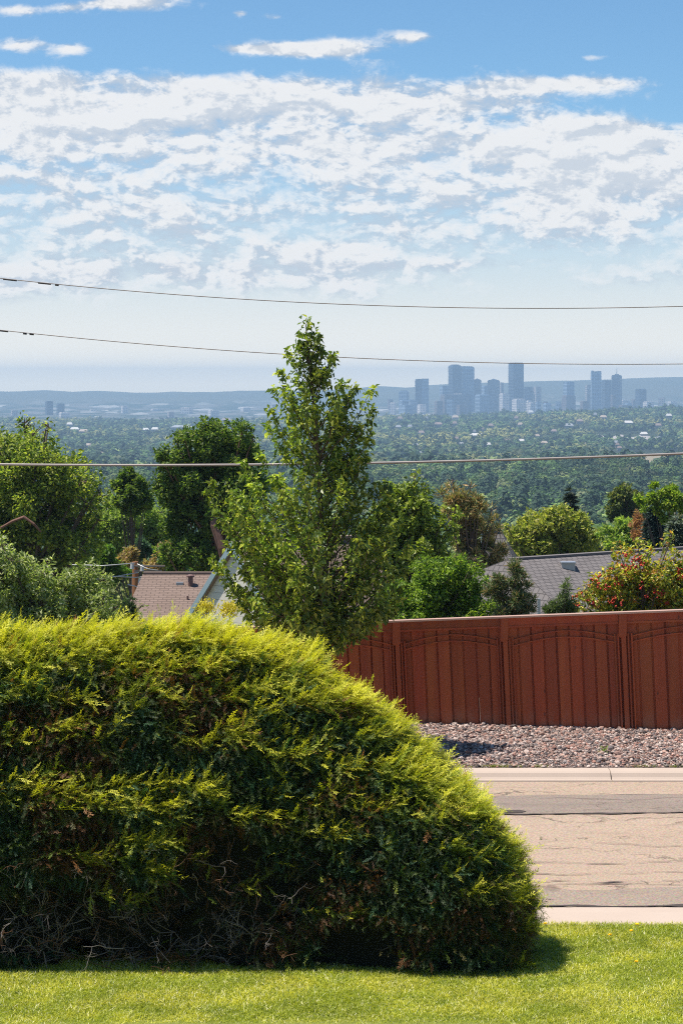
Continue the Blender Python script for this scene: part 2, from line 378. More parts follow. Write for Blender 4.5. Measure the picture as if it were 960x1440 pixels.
# ------------------------------------------------------------------ juniper
def juniper():
    OUT = [(1.84, 0), (1.86, .35), (1.83, .8), (1.68, 1.22), (1.40, 1.58), (1.08, 1.86), (.77, 2.10), (.50, 2.46), (.15, 2.75), (-.2, 2.97), (-.56, 3.13), (-1.05, 3.25), (-2.0, 3.26), (-2.7, 3.26), (-3.4, 3.24), (-4.4, 3.15), (-5.2, 2.5), (-5.7, 1.5), (-5.8, 0)]
    X0, YC, B = -1.8, 21.9, 1.0
    o = np.array(OUT); o = np.stack([np.where(o[:, 0] > X0, o[:, 0]-.10, o[:, 0]), o[:, 1]*.975], 1)
    ang = np.arctan2(o[:, 1], o[:, 0]-X0); rad = np.hypot(o[:, 0]-X0, o[:, 1])
    def surf(th, ps, k=1.0, disp=1.0):
        Rr = np.interp(th, ang, rad)
        g = np.sin(ps)**(2/(2.6+2.6*np.cos(th)**4)); yy = -np.sign(np.cos(ps))*np.abs(np.cos(ps))**(2/(2.2+2.6*np.cos(th)**4))*B
        P = np.stack([X0+Rr*g*np.cos(th)*k, YC+yy*k, Rr*g*np.sin(th)*k], -1)
        P[..., 1] -= .38*sstep(-.6, 1.7, P[..., 0])
        cen = np.array([X0, YC, .6]); nn = nrm(P-cen)
        q = P*np.array([1.0, 1.0, 1.8])
        d = (fbm(q*1.1, 2, 2)-.5)*.16+(fbm(q*3.0*np.array([1, 1, 1.5]), 2, 6)-.5)*.24
        return P+nn*d[..., None]*disp
    nt, npn = 420, 260
    th = np.linspace(0, np.pi, nt); ps = np.linspace(.02, np.pi-.02, npn)
    T, Pp = np.meshgrid(th, ps, indexing='ij'); S = surf(T, Pp)
    du = np.gradient(S, axis=0); dv = np.gradient(S, axis=1); Nn = np.cross(dv, du); A = np.linalg.norm(Nn, axis=-1); Nn = nrm(Nn)
    cen = np.array([X0, YC, .8]); fl = np.sign((Nn*(S-cen)).sum(-1, keepdims=True)); Nn *= fl
    w = A.ravel()*np.where(Nn[..., 1].ravel() > .55, .35, 1.)*np.where(S[..., 0].ravel() < -3.9, .35, 1.)
    N = 104000
    idx = rng.choice(len(w), N, p=w/w.sum())
    P = S.reshape(-1, 3)[idx]+rng.normal(0, .012, (N, 3)); n = Nn.reshape(-1, 3)[idx]
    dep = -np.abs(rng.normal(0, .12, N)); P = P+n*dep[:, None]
    z = P[:, 2]; nz = fbm(P*np.array([2.0, 2, 2.6]), 3, 17); n2 = fbm(P*np.array([.9, .9, 1.3]), 2, 27)
    low = (1-sstep(.3, 1.35, z))*(1-sstep(.9, 1.3, P[:, 0]))
    keep = rng.random(N) < np.clip(1.05-low*1.15*sstep(.38, .56, nz)*(P[:, 1] < YC)-.55*sstep(.6, .72, nz), .04, 1)
    for hx, hz, hr in ((-1.02, 1.2, .26), (-3.2, .55, .3), (-1.5, .5, .25), (.3, .3, .25), (-2.1, .35, .4)):   # hollows where the old wood shows
        r = np.hypot(P[:, 0]-hx, (P[:, 2]-hz)*1.2)/hr
        keep &= ~((P[:, 1] < YC-.3) & (r < 1) & (rng.random(N) < .93))
    keep &= (z > .03)
    P, n, z, nz, n2, dep = P[keep], n[keep], z[keep], nz[keep], n2[keep], dep[keep]; N = len(P)
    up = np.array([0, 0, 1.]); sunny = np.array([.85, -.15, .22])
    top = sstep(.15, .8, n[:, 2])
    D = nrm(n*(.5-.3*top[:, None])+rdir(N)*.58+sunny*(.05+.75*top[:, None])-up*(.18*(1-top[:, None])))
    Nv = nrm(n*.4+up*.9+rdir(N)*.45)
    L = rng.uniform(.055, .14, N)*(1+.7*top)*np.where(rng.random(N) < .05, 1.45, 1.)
    # colours: golden new growth, blue green and dead sprays; lit top, shaded flank painted in
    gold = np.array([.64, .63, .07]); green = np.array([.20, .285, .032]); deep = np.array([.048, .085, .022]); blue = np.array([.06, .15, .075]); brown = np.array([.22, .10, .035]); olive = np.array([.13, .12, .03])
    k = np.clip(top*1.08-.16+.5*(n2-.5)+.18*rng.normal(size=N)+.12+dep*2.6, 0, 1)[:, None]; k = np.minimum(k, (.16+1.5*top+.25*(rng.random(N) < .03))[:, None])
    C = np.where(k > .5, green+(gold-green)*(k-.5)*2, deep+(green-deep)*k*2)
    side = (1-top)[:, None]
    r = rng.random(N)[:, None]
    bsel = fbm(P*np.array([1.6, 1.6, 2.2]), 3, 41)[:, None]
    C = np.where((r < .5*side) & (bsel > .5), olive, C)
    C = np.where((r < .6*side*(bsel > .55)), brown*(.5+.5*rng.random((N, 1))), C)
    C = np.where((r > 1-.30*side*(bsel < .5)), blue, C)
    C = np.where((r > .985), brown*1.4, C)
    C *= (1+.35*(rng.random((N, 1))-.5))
    # spray template (unit length along +x, plane xy)
    def template(seed):
        rg = np.random.default_rng(seed); tri = []; tipw = []
        def blade(p, a, l, wd, z, tw):
            d = np.array([math.cos(a), math.sin(a), z]); s = np.array([-d[1], d[0], 0])
            p = np.array(p); tri.append([p-s*wd/2, p+s*wd/2, p+d*l]); tipw.extend([tw, tw, min(1, tw+.45)])
        blade((0, 0, 0), 0, 1., .03, 0, .2)
        for i in range(12):
            tt = .10+.82*i/12; sg = 1 if i % 2 else -1; a = sg*(.58+rg.normal()*.15); l = (.27*(1-tt*.5))*rg.uniform(.75, 1.2); zz = rg.normal()*.25
            blade((tt, 0, 0), a, l, .03, zz, tt*.6)
            for q in (.45,):
                bp = np.array([tt, 0, 0])+np.array([math.cos(a), math.sin(a), zz])*l*q
                for s2 in (1, -1):
                    blade(bp, a+s2*.5, l*.5, .026, zz+rg.normal()*.2, tt*.6+.2)
        return np.array(tri).reshape(-1, 3), np.array(tipw)
    temps = [template(s) for s in (1, 2, 3, 4)]
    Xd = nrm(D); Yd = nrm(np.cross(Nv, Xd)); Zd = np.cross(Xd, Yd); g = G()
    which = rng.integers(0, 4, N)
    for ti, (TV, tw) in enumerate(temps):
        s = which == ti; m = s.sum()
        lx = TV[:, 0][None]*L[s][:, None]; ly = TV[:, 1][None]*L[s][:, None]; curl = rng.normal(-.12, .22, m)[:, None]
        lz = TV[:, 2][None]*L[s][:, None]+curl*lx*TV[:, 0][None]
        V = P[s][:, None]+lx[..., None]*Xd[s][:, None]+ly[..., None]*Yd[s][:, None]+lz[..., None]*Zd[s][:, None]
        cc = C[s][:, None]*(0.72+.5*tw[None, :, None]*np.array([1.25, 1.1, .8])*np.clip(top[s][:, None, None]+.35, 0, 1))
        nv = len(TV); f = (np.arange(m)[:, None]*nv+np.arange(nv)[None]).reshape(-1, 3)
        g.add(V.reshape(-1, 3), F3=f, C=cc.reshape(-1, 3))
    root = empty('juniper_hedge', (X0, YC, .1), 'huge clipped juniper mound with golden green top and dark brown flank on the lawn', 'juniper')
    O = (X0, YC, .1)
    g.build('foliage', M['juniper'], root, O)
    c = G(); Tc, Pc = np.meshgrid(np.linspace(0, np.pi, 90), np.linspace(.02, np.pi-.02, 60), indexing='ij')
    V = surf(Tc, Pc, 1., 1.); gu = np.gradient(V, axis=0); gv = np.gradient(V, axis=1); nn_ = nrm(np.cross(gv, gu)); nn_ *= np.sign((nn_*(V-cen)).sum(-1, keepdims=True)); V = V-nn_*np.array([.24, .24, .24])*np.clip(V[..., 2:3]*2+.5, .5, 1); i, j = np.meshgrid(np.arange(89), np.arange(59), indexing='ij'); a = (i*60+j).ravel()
    c.add(V.reshape(-1, 3), F4=np.stack([a, a+1, a+61, a+60], 1)); c.build('inner_light_block', M['core'], root, O, True)  # dark filler shell added behind the sprays to block light
    # dead twigs low in the front, stems
    tw = G()
    def twig(p, d, l, r, col, depth=0):
        pts = [p]; n = 5; dd = nrm(d)
        for i in range(n):
            dd = nrm(dd+rng.normal(0, .28, 3)); pts.append(pts[-1]+dd*l/n)
        pts = np.array(pts); tw.tube(pts, np.linspace(r, r*.35, n+1), 4, col)
        if depth:
            for q in range(rng.integers(2, 4)):
                k = rng.integers(1, n); twig(pts[k], nrm(dd+rng.normal(0, .8, 3)), l*rng.uniform(.3, .6), r*.6, col, depth-1)
    for k in range(300):
        if k < 200: bx = rng.choice([-1.75, -1.3, -2.6, -3.1, -.6, -3.5])+rng.normal(0, .3)
        else: bx = rng.uniform(-4, 1.1)
        bz = .12+abs(rng.normal(0, .35)); by = YC-B*.80+rng.normal(0, .08)-(0 if bx < 1 else -.25*(bx-1))
        if k > 230: bz = rng.uniform(.5, 1.2); by += .12
        gcol = np.array([.19, .165, .15])*rng.uniform(.35, 1.3) if rng.random() < .7 else np.array([.16, .085, .05])
        twig(np.array([bx, by, bz]), np.array([rng.normal(0, .9), -.55, rng.normal(.1, .7)]), rng.uniform(.2, .5), rng.uniform(.003, .0065), gcol, 2)
    tw.build('dead_twig', M['twig'], root, O)
    st = G()
    for k in range(14):
        bx = rng.uniform(-3.6, 1.2); p0 = np.array([bx, YC+rng.normal(0, .2), .02]); p1 = p0+np.array([rng.normal(0, .4), rng.normal(-.2, .2), 1.6])
        st.tube([p0, (p0+p1)/2+rng.normal(0, .08, 3), p1], [.05, .04, .02], 6)
    st.build('stem', M['bark'], root, O)
    # pale yellow upright shoots on the crest
    for (px, py) in ((290, 849), (322, 851)):
        sh = G(); b = W(px, py+32, 22.2); tp = W(px, py+3, 22.2)
        sh.tube([b, (b+tp)/2+[.01, 0, 0], tp], [.006, .005, .003], 5, (.2, .16, .05))
        n = 420; q = tp+rng.normal(0, 1, (n, 3))*np.array([.042, .05, .035])-np.array([0, 0, .02])
        sh.leaves(q, rdir(n)+[0, 0, .5], rdir(n), rng.uniform(.025, .05, n), .014, pick([(.62, .50, .05), (.5, .44, .05), (.7, .6, .12)], n))
        tag(sh.build('shoot', M['juniper'], root, O), 'pale yellow upright shoot on the crest')
juniper()

# ------------------------------------------------------------------ broadleaf trees
def crown_pts(cl, n, shell=.75):
    cl = np.array(cl, float); w = cl[:, 3]**2; w /= w.sum()
    pc = []; pr = []; own = []
    for k, (x, y, z, r) in enumerate(cl):
        m = 17; d = rdir(m); d[:, 2] = d[:, 2]*.9+.12
        pc.append(np.array([x, y, z])+d*r*rng.uniform(.45, .95, (m, 1))); pr.append(np.full(m, r*.33)*rng.uniform(.7, 1.3, m)); own += [k]*m
    pc = np.concatenate(pc); pr = np.concatenate(pr); own = np.array(own)
    wt = w[own]*pr**2/np.maximum(1e-9, 1); wt /= wt.sum()
    i = rng.choice(len(pc), n, p=wt)
    P = pc[i]+rdir(n)*pr[i][:, None]*(rng.random((n, 1))**.45)*1.1
    out = nrm(P-cl[own[i], :3]+1e-6)
    return P, out, pc, own, i
def limbs(g, base, top, cl, r0, pc=None, own=None, n=7, C=None):
    base = np.array(base, float); top = np.array(top, float)
    mid = (base+top)/2+np.array([rng.normal()*.03, 0, 0])*np.linalg.norm(top-base)
    ts = np.linspace(0, 1, 10)[:, None]; path = (1-ts)**2*base+2*ts*(1-ts)*mid+ts**2*top
    g.tube(path, np.linspace(r0, r0*.3, 10), n, C)
    for k, c in enumerate(np.array(cl)):
        tt = np.clip((c[2]-base[2])/(top[2]-base[2]+1e-6)-.35, .15, .85); s = (1-tt)**2*base+2*tt*(1-tt)*mid+tt**2*top
        m = (s+c[:3])/2+np.array([0, 0, -.08*np.linalg.norm(c[:3]-s)])
        pth = [s, (s+m)/2+[0, 0, .0], m, (m+c[:3])/2, c[:3]]
        g.tube(pth, np.linspace(r0*.28, r0*.08, 5), 5, C)
        if pc is not None:
            for q in pc[own == k][:7]: g.tube([c[:3], (c[:3]+q)/2+rng.normal(0, .02, 3), q], [r0*.07, r0*.05, r0*.03], 4, C)
def broadleaf(name, label, cat, d, clp, nleaf, lsize, cols, trunk_px=None, base_px=None, r0=.2, mat='leaf', bark='bark', aspect=.6, thick=1., group=None, back=True, droop=.1, lookup=.35, jit=.3):
    if mat != 'needle': nleaf = int(nleaf*1.55); lsize *= 1.08; clp = [(a_, b_, c_*1.14) for a_, b_, c_ in clp]
    s = d/F; cl = []
    xs = [c[0] for c in clp]; half = (max(xs)-min(xs))/2*s*thick*.5+.1
    for (px, py, r) in clp:
        c = W(px, py, d); c[1] += rng.uniform(-.6, .6)*half; cl.append([*c, r*s])
    if back:
        for (px, py, r) in clp:
            if r*s > .3:
                c = W(px+rng.normal()*r*.3, py+rng.normal()*r*.2+r*.15, d); c[1] += half*rng.uniform(.5, 1.1); cl.append([*c, r*s*.9])
    cl = np.array(cl)
    cx = base_px if base_px is not None else np.average([c[0] for c in clp], weights=[c[2]**2 for c in clp])
    bx = (cx-480)*s; bz = float(zt(bx, d)); base = np.array([bx, d, bz])
    root = empty(name, base, label, cat, group)
    P, out, pc, own, _ = crown_pts(cl, nleaf)
    g = G(); C = pick(cols, nleaf, jit)
    big = fbm(P/ (cl[:, 3].mean()*1.2), 2, 5)[:, None]; C = C*(.75+.5*big)
    D = rdir(nleaf)*.8+out*.5+np.array([0, 0, -droop]); N = rdir(nleaf)*.7+out*.5+np.array([0, 0, lookup])
    L = lsize*rng.uniform(.65, 1.3, nleaf)
    g.leaves(P, D, N, L, L*aspect, C); g.build('crown', M[mat], root, base)
    tg = G(); tx = trunk_px if trunk_px else (cx, np.average([c[1] for c in clp], weights=[c[2] for c in clp])-10)
    limbs(tg, base-[0, 0, .2], W(tx[0], tx[1], d), cl, r0, pc, own); tg.build('trunk', M[bark], root, base)
    return root
SHIFT3 = .55
GR = [(.05, .09, .016), (.07, .12, .02), (.035, .07, .014), (.10, .15, .025)]
DK = [(.048, .080, .017), (.070, .102, .02), (.032, .055, .014), (.125, .155, .026)]
YG = [(.15, .19, .025), (.11, .155, .02), (.19, .21, .04), (.07, .11, .02)]

broadleaf('cottonwood_tree', 'big green tree at the left edge, taller than its neighbours, with a pale bare limb', 'tree', 85,
    [(30, 596, 13), (44, 612, 16), (62, 606, 10), (25, 625, 20), (8, 632, 22), (-8, 612, 14), (55, 640, 30), (95, 650, 20), (22, 670, 38), (82, 680, 32), (118, 676, 22), (125, 705, 24), (60, 715, 42), (105, 735, 36), (5, 720, 40), (70, 765, 36), (118, 768, 26), (95, 790, 24), (10, 775, 34), (45, 800, 26), (140, 730, 13), (140, 690, 8), (-45, 660, 40), (-45, 740, 50), (-60, 700, 45)],
    34000, .155, [(.155, .18, .028), (.10, .13, .022), (.05, .075, .016), (.24, .25, .045)], base_px=40, trunk_px=(45, 660), r0=.34, thick=1.1)
broadleaf('maple_tree', 'dense dark green tree with a leaning reddish trunk behind the brown roof', 'tree', 80,
    [(292, 598, 13), (302, 612, 18), (262, 620, 14), (248, 616, 9), (340, 612, 16), (355, 618, 9), (278, 638, 26), (316, 640, 28), (345, 642, 20), (240, 652, 20), (226, 640, 9), (270, 672, 32), (315, 680, 32), (350, 680, 22), (238, 690, 22), (260, 715, 26), (300, 722, 24), (340, 720, 22), (245, 745, 18), (272, 772, 24), (250, 785, 20), (345, 755, 22), (320, 790, 16), (290, 792, 18), (235, 775, 14)],
    36000, .14, DK, base_px=318, trunk_px=(296, 660), r0=.26, bark='bark_red', thick=1.)
broadleaf('young_maple_tree', 'small dark green tree just left of the tree with the reddish trunk', 'tree', 96,
    [(178, 668, 9), (172, 684, 12), (192, 680, 10), (204, 692, 9), (184, 700, 14), (168, 706, 9), (204, 706, 10), (190, 716, 10)], 5500, .16, DK, r0=.12)
broadleaf('ash_tree', 'light yellow green tree low in the gap left of the reddish trunk', 'tree', 112,
    [(172, 732, 18), (198, 730, 18), (152, 742, 16), (222, 744, 16), (185, 755, 22), (210, 762, 18), (160, 765, 18), (150, 780, 14), (158, 705, 10), (150, 720, 10), (230, 765, 12), (225, 720, 10)], 11000, .19, [(.15, .19, .04), (.11, .15, .03), (.19, .22, .07)], r0=.14, mat='leaf')
broadleaf('plum_shrub', 'reddish brown leafed shrub behind the utility pole', 'shrub', 92,
    [(182, 782, 10), (172, 790, 9), (225, 790, 12), (232, 775, 12), (215, 800, 12), (172, 802, 10)], 2600, .14, [(.20, .12, .06), (.15, .12, .05), (.22, .17, .09)], r0=.05)
broadleaf('lilac_shrub', 'round mid green shrub left of the utility pole', 'shrub', 88,
    [(155, 782, 13), (142, 795, 13), (160, 800, 12), (150, 815, 14), (128, 800, 12)], 3200, .14, GR, r0=.06)
broadleaf('bluish_shrub', 'small blue green shrub in the gap above the utility pole', 'shrub', 100,
    [(196, 768, 11), (205, 775, 9), (190, 780, 9)], 1700, .13, [(.035, .065, .04), (.05, .08, .05)], r0=.05)
broadleaf('olive_tree', 'silvery green leafy tree rising behind the left end of the juniper', 'tree', 46,
    [(6, 768, 14), (20, 785, 16), (-15, 780, 25), (34, 800, 20), (0, 805, 26), (70, 792, 9), (66, 805, 14), (100, 808, 16), (122, 802, 14), (55, 825, 24), (95, 830, 24), (132, 825, 20), (148, 846, 16), (20, 840, 30), (70, 855, 28), (120, 855, 24), (162, 856, 10), (140, 870, 24), (-30, 830, 35), (30, 880, 30), (90, 885, 28), (200, 852, 8), (190, 866, 12)],
    20000, .095, [(.19, .20, .09), (.13, .155, .05), (.27, .27, .17), (.075, .10, .03), (.16, .19, .045)], r0=.12, aspect=.42, thick=.8, droop=.3)
broadleaf('cedar_shrub', 'narrow dark green shrub beside the left corner of the brown roof', 'shrub', 44,
    [(182, 846, 7), (182, 858, 10), (184, 875, 13)], 1500, .07, [(.03, .05, .02), (.04, .06, .025)], r0=.04, aspect=.3)
broadleaf('pear_tree', 'glossy green leafy tree just right of the tall young tree', 'tree', 52,
    [(582, 672, 9), (575, 688, 14), (592, 690, 12), (600, 705, 10), (560, 700, 16), (582, 715, 20), (548, 725, 20), (606, 728, 14), (625, 718, 9), (640, 722, 9), (570, 745, 24), (602, 752, 20), (628, 745, 14), (590, 780, 24), (555, 785, 26), (615, 775, 16), (640, 760, 8), (540, 820, 24), (575, 815, 22), (545, 690, 12), (535, 760, 20)],
    15000, .10, [(.18, .22, .03), (.12, .155, .022), (.28, .30, .045), (.065, .09, .017)], base_px=572, trunk_px=(575, 720), r0=.1, mat='leaf_gloss', thick=.9, droop=.4)
broadleaf('green_ash_tree', 'bright green bushy tree behind the fence right of the tall young tree', 'tree', 44,
    [(600, 800, 20), (640, 795, 18), (660, 808, 18), (625, 820, 28), (590, 835, 26), (680, 825, 18), (655, 840, 28), (560, 850, 26), (700, 842, 12), (620, 855, 28), (690, 858, 18), (650, 870, 26), (710, 862, 10), (580, 875, 26), (545, 870, 20), (700, 812, 7), (665, 785, 7)],
    17000, .08, [(.105, .155, .02), (.07, .11, .016), (.18, .225, .03), (.032, .055, .012)], r0=.08, aspect=.42, thick=.8, droop=.3)
broadleaf('linden_tree', 'rounded yellow green tree behind the grey shingle roof', 'tree', 95,
    [(770, 728, 14), (790, 732, 16), (750, 742, 16), (812, 738, 16), (728, 756, 16), (775, 750, 26), (805, 760, 24), (745, 765, 22), (832, 758, 14), (845, 772, 12), (720, 775, 14), (760, 785, 22), (820, 785, 20), (780, 800, 24), (860, 785, 8), (712, 742, 8)],
    17000, .17, [(.20, .20, .045), (.15, .165, .035), (.24, .22, .06), (.11, .13, .03)], r0=.22)
broadleaf('hawthorn_tree', 'yellow green tree full of red berries behind the fence at the right', 'tree', 41,
    [(940, 752, 8), (936, 768, 10), (944, 785, 12), (895, 765, 9), (912, 780, 12), (882, 785, 14), (900, 800, 20), (866, 805, 16), (925, 808, 20), (845, 820, 16), (820, 832, 12), (815, 850, 14), (845, 845, 20), (880, 835, 26), (920, 840, 26), (950, 825, 22), (975, 810, 26), (960, 855, 26), (900, 868, 24), (860, 872, 22), (990, 850, 30), (820, 872, 16), (870, 770, 6), (1010, 820, 30)],
    24000, .078, [(.36, .34, .045), (.27, .28, .035), (.11, .15, .022), (.42, .35, .045), (.055, .08, .016), (.30, .14, .035)], base_px=905, r0=.09, mat='leaf_gloss', aspect=.5, thick=.8, droop=.3)
hw = bpy.data.objects['hawthorn_tree']
def berries():
    g = G(); b = np.array(hw.location)
    cl = [(845, 820, 16), (815, 848, 16), (845, 845, 20), (880, 835, 26), (920, 840, 26), (950, 825, 22), (900, 800, 20), (866, 805, 14), (960, 855, 26), (885, 790, 14), (950, 805, 14)]
    o = np.array([[1, 0, 0], [-1, 0, 0], [0, 1, 0], [0, -1, 0], [0, 0, 1], [0, 0, -1.]]); of = np.array([[0, 2, 4], [2, 1, 4], [1, 3, 4], [3, 0, 4], [2, 0, 5], [1, 2, 5], [3, 1, 5], [0, 3, 5]])
    for k in range(46):
        c = cl[rng.integers(len(cl))]; p = W(c[0], c[1], 41); dd = rdir(1)[0]; dd[1] = -abs(dd[1]); r = c[2]*41/F
        p = p+dd*r*rng.uniform(.75, 1.1)-np.array([0, .25, 0])
        for q in range(rng.integers(4, 9)):
            cc = np.array([(.50, .03, .018), (.42, .05, .02), (.55, .10, .03), (.30, .02, .02)][rng.integers(4)])
            g.add(p+rng.normal(0, .035, 3)+o*rng.uniform(.016, .028), F3=of, C=cc)
    tag(g.build('berries', M['pebble'], hw, b, True), 'clusters of red berries')
berries()
broadleaf('locust_tree', 'thin tree with yellowish leaf tufts above the blue spruce', 'tree', 72,
    [(920, 684, 5), (932, 694, 8), (944, 692, 7), (918, 702, 7), (902, 704, 6), (940, 710, 9), (950, 700, 7), (925, 716, 6), (904, 716, 5), (936, 730, 7), (895, 700, 4), (958, 712, 8)], 3000, .12, YG, base_px=950, r0=.07, back=False, trunk_px=(940, 720))
broadleaf('willow_tree', 'pale green leafy tree between the spruces and the grey roof', 'tree', 86,
    [(872, 750, 13), (880, 735, 10), (865, 765, 12), (890, 762, 12), (850, 748, 9), (878, 778, 12), (905, 775, 10), (895, 790, 14), (868, 790, 12)], 4600, .15, [(.14, .19, .04), (.10, .15, .035), (.19, .22, .05)], r0=.08)
broadleaf('rusty_dead_tree', 'small rust red dead tree left of the blue spruce', 'tree', 78,
    [(895, 722, 4), (899, 732, 7), (891, 738, 6), (903, 742, 6), (896, 752, 8)], 1400, .10, [(.22, .10, .055), (.18, .09, .055), (.26, .15, .08)], r0=.05, aspect=.25, back=False)
broadleaf('elm_tree', 'olive green tree standing above the rusty dead tree', 'tree', 150,
    [(880, 690, 9), (870, 702, 11), (890, 706, 12), (878, 720, 14), (894, 728, 10), (862, 716, 8)], 3200, .22, [(.07, .085, .022), (.05, .065, .018), (.10, .10, .03)], r0=.14)
broadleaf('bare_shrub_tree', 'grey half bare tree at the right edge behind the pale spruce', 'tree', 80,
    [(955, 712, 10), (965, 725, 12), (948, 722, 7)], 500, .09, [(.16, .15, .12), (.12, .12, .07)], base_px=962, r0=.09, bark='bark_pale', back=False)

# bare pale limb of the big tree at left, and leaning reddish trunk
big = bpy.data.objects['cottonwood_tree']; g = G()
g.tube([W(2, 742, 83.2), W(18, 733, 83.0), W(34, 727, 82.9), W(48, 737, 82.9), W(58, 748, 83)], [.05, .055, .06, .05, .03], 7); tag(g.build('bare_limb', M['bark_red'], big, np.array(big.location)), 'pale bare limb')
mp = bpy.data.objects['maple_tree']; g = G()
g.tube([W(318, 800, 78.9), W(312, 770, 78.7), W(301, 740, 78.8), W(299, 715, 79.2), W(297, 695, 80.0)], [.16, .15, .13, .11, .08], 8)
g.build('limb', M['bark_red'], mp, np.array(mp.location))

# ------------------------------------------------------------------ the tall young tree in front of the fence
def young_tree():
    d = 33.4; s = d/F; base = np.array([(458-480)*s, d, .13])
    root = empty('young_pear_tree', base, 'tall slender young tree with glossy leaves standing in front of the red fence', 'tree')
    tr = [(458, 1068), (459, 1000), (460, 930), (459, 860), (456, 790), (451, 720), (447, 650), (443, 590), (437, 530), (432, 480), (430, 456)]
    tp = np.array([W(a, b, d) for a, b in tr]); tp[:, 1] += rng.normal(0, .02, len(tp)); ty = np.array([b for a, b in tr], float)
    tg = G(); tg.tube(tp, np.linspace(.075, .006, len(tp))**1, 9)
    yl = np.array([448, 465, 490, 520, 540, 570, 600, 640, 670, 700, 740, 790, 840, 870, 895, 918])
    le = np.array([8, 13, 20, 32, 58, 66, 62, 75, 128, 158, 150, 150, 140, 122, 62, 8])
    ri = np.array([8, 14, 34, 34, 60, 82, 84, 78, 82, 100, 118, 120, 118, 100, 70, 30])
    g = G(); P = []; D = []
    def trunk_at(py):
        return np.array([np.interp(py, ty[::-1], tp[::-1, k]) for k in range(3)])
    nb = 235
    # tips that give the outline its spikes (photo pixels), then random fill
    fixed = [(432, 452, 0), (425, 470, 0), (440, 468, 0), (405, 497, .1), (468, 497, -.1), (385, 545, .2), (380, 575, -.1), (376, 600, .2), (500, 545, .1), (522, 548, -.2), (526, 575, .2), (522, 610, 0), (515, 640, .1), (392, 520, .1), (455, 520, -.2), (480, 540, .2),
             (296, 676, .2), (292, 690, -.1), (300, 710, .1), (330, 720, 0), (342, 650, .2), (365, 640, -.1), (345, 670, 0), (318, 745, .3), (300, 790, .1), (312, 788, 0), (296, 787, .1), (545, 680, 0), (550, 700, .2), (565, 730, .2), (575, 760, 0), (570, 800, -.2), (560, 830, .1), (330, 820, 0), (335, 850, .1), (350, 870, .1), (375, 885, 0), (338, 800, .3), (342, 830, .2), (350, 780, .3), (335, 770, .2), (348, 812, .3), (362, 842, .2), (370, 805, .4), (355, 760, .3), (360, 860, .3), (440, 905, -.3), (470, 908, -.2), (490, 895, 0), (515, 880, 0), (530, 860, .1), (455, 912, -.4), (480, 910, -.3), (425, 895, -.2)]
    tips = []
    for (a, b, q) in fixed: tips.append((a, b, q, 1.0))
    for k in range(nb):
        py = 470+(rng.random()**.74)*425
        l = np.interp(py, yl, le); r = np.interp(py, yl, ri); ph = rng.uniform(0, 6.28); q = math.sqrt(rng.uniform(.04, 1))*.92
        c, sn = math.cos(ph), math.sin(ph); ex = (r if c > 0 else l)*c*q
        cx = np.interp(py, ty[::-1], [p[0] for p in tr][::-1])
        dd = (l+r)/2*sn*q*s
        tips.append((cx+ex, py, dd, .85))
    for (a, b, q, w) in tips:
        tip = W(a, b, d); tip[1] += q
        cx = np.interp(b, ty[::-1], [p[0] for p in tr][::-1]); hor = math.hypot((a-cx)*s, q)
        sy = min(b+hor/s*(1.0 if b < 800 else .25)+18, 960); st = trunk_at(sy)
        if b > 880: st = trunk_at(b-70)
        mid = (st+tip)/2+np.array([(tip[0]-st[0])*.14, (tip[1]-st[1])*.14, -.10*hor])
        ts = np.linspace(0, 1, 9)[:, None]; path = (1-ts)**2*st+2*ts*(1-ts)*mid+ts**2*tip
        path[1:-1] += rng.normal(0, .012, (7, 3)); r0 = .006+.008*min(hor, 1.2)
        tg.tube(path, np.linspace(r0, .003, 9), 5)
        ln = np.linalg.norm(tip-st); m = int(28+46*min(ln, 1.5))
        tt = 1-(rng.random(m)**1.7)*.62
        pp = np.stack([np.interp(tt*8, np.arange(9), path[:, k]) for k in range(3)], 1)
        spread = .05+.13*np.sin(np.pi*np.clip(tt, 0, .95))
        pp = pp+rdir(m)*spread[:, None]*rng.random((m, 1))**.5
        P.append(pp); D.append(nrm(tip-st)[None]*.35+rdir(m)*.75+np.array([0, 0, -.35]))
    P = np.concatenate(P); D = np.concatenate(D); n = len(P)
    C = pick([(.07, .105, .016), (.10, .14, .02), (.045, .075, .014), (.16, .19, .028), (.27, .28, .04)], n, .2)
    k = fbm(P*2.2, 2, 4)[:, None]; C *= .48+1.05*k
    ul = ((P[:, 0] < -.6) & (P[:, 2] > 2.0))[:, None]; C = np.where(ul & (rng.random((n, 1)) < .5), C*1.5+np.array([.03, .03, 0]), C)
    L = rng.uniform(.05, .125, n)
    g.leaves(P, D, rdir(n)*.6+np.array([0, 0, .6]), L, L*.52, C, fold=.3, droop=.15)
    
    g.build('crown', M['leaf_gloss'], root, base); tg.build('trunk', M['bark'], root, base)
young_tree()

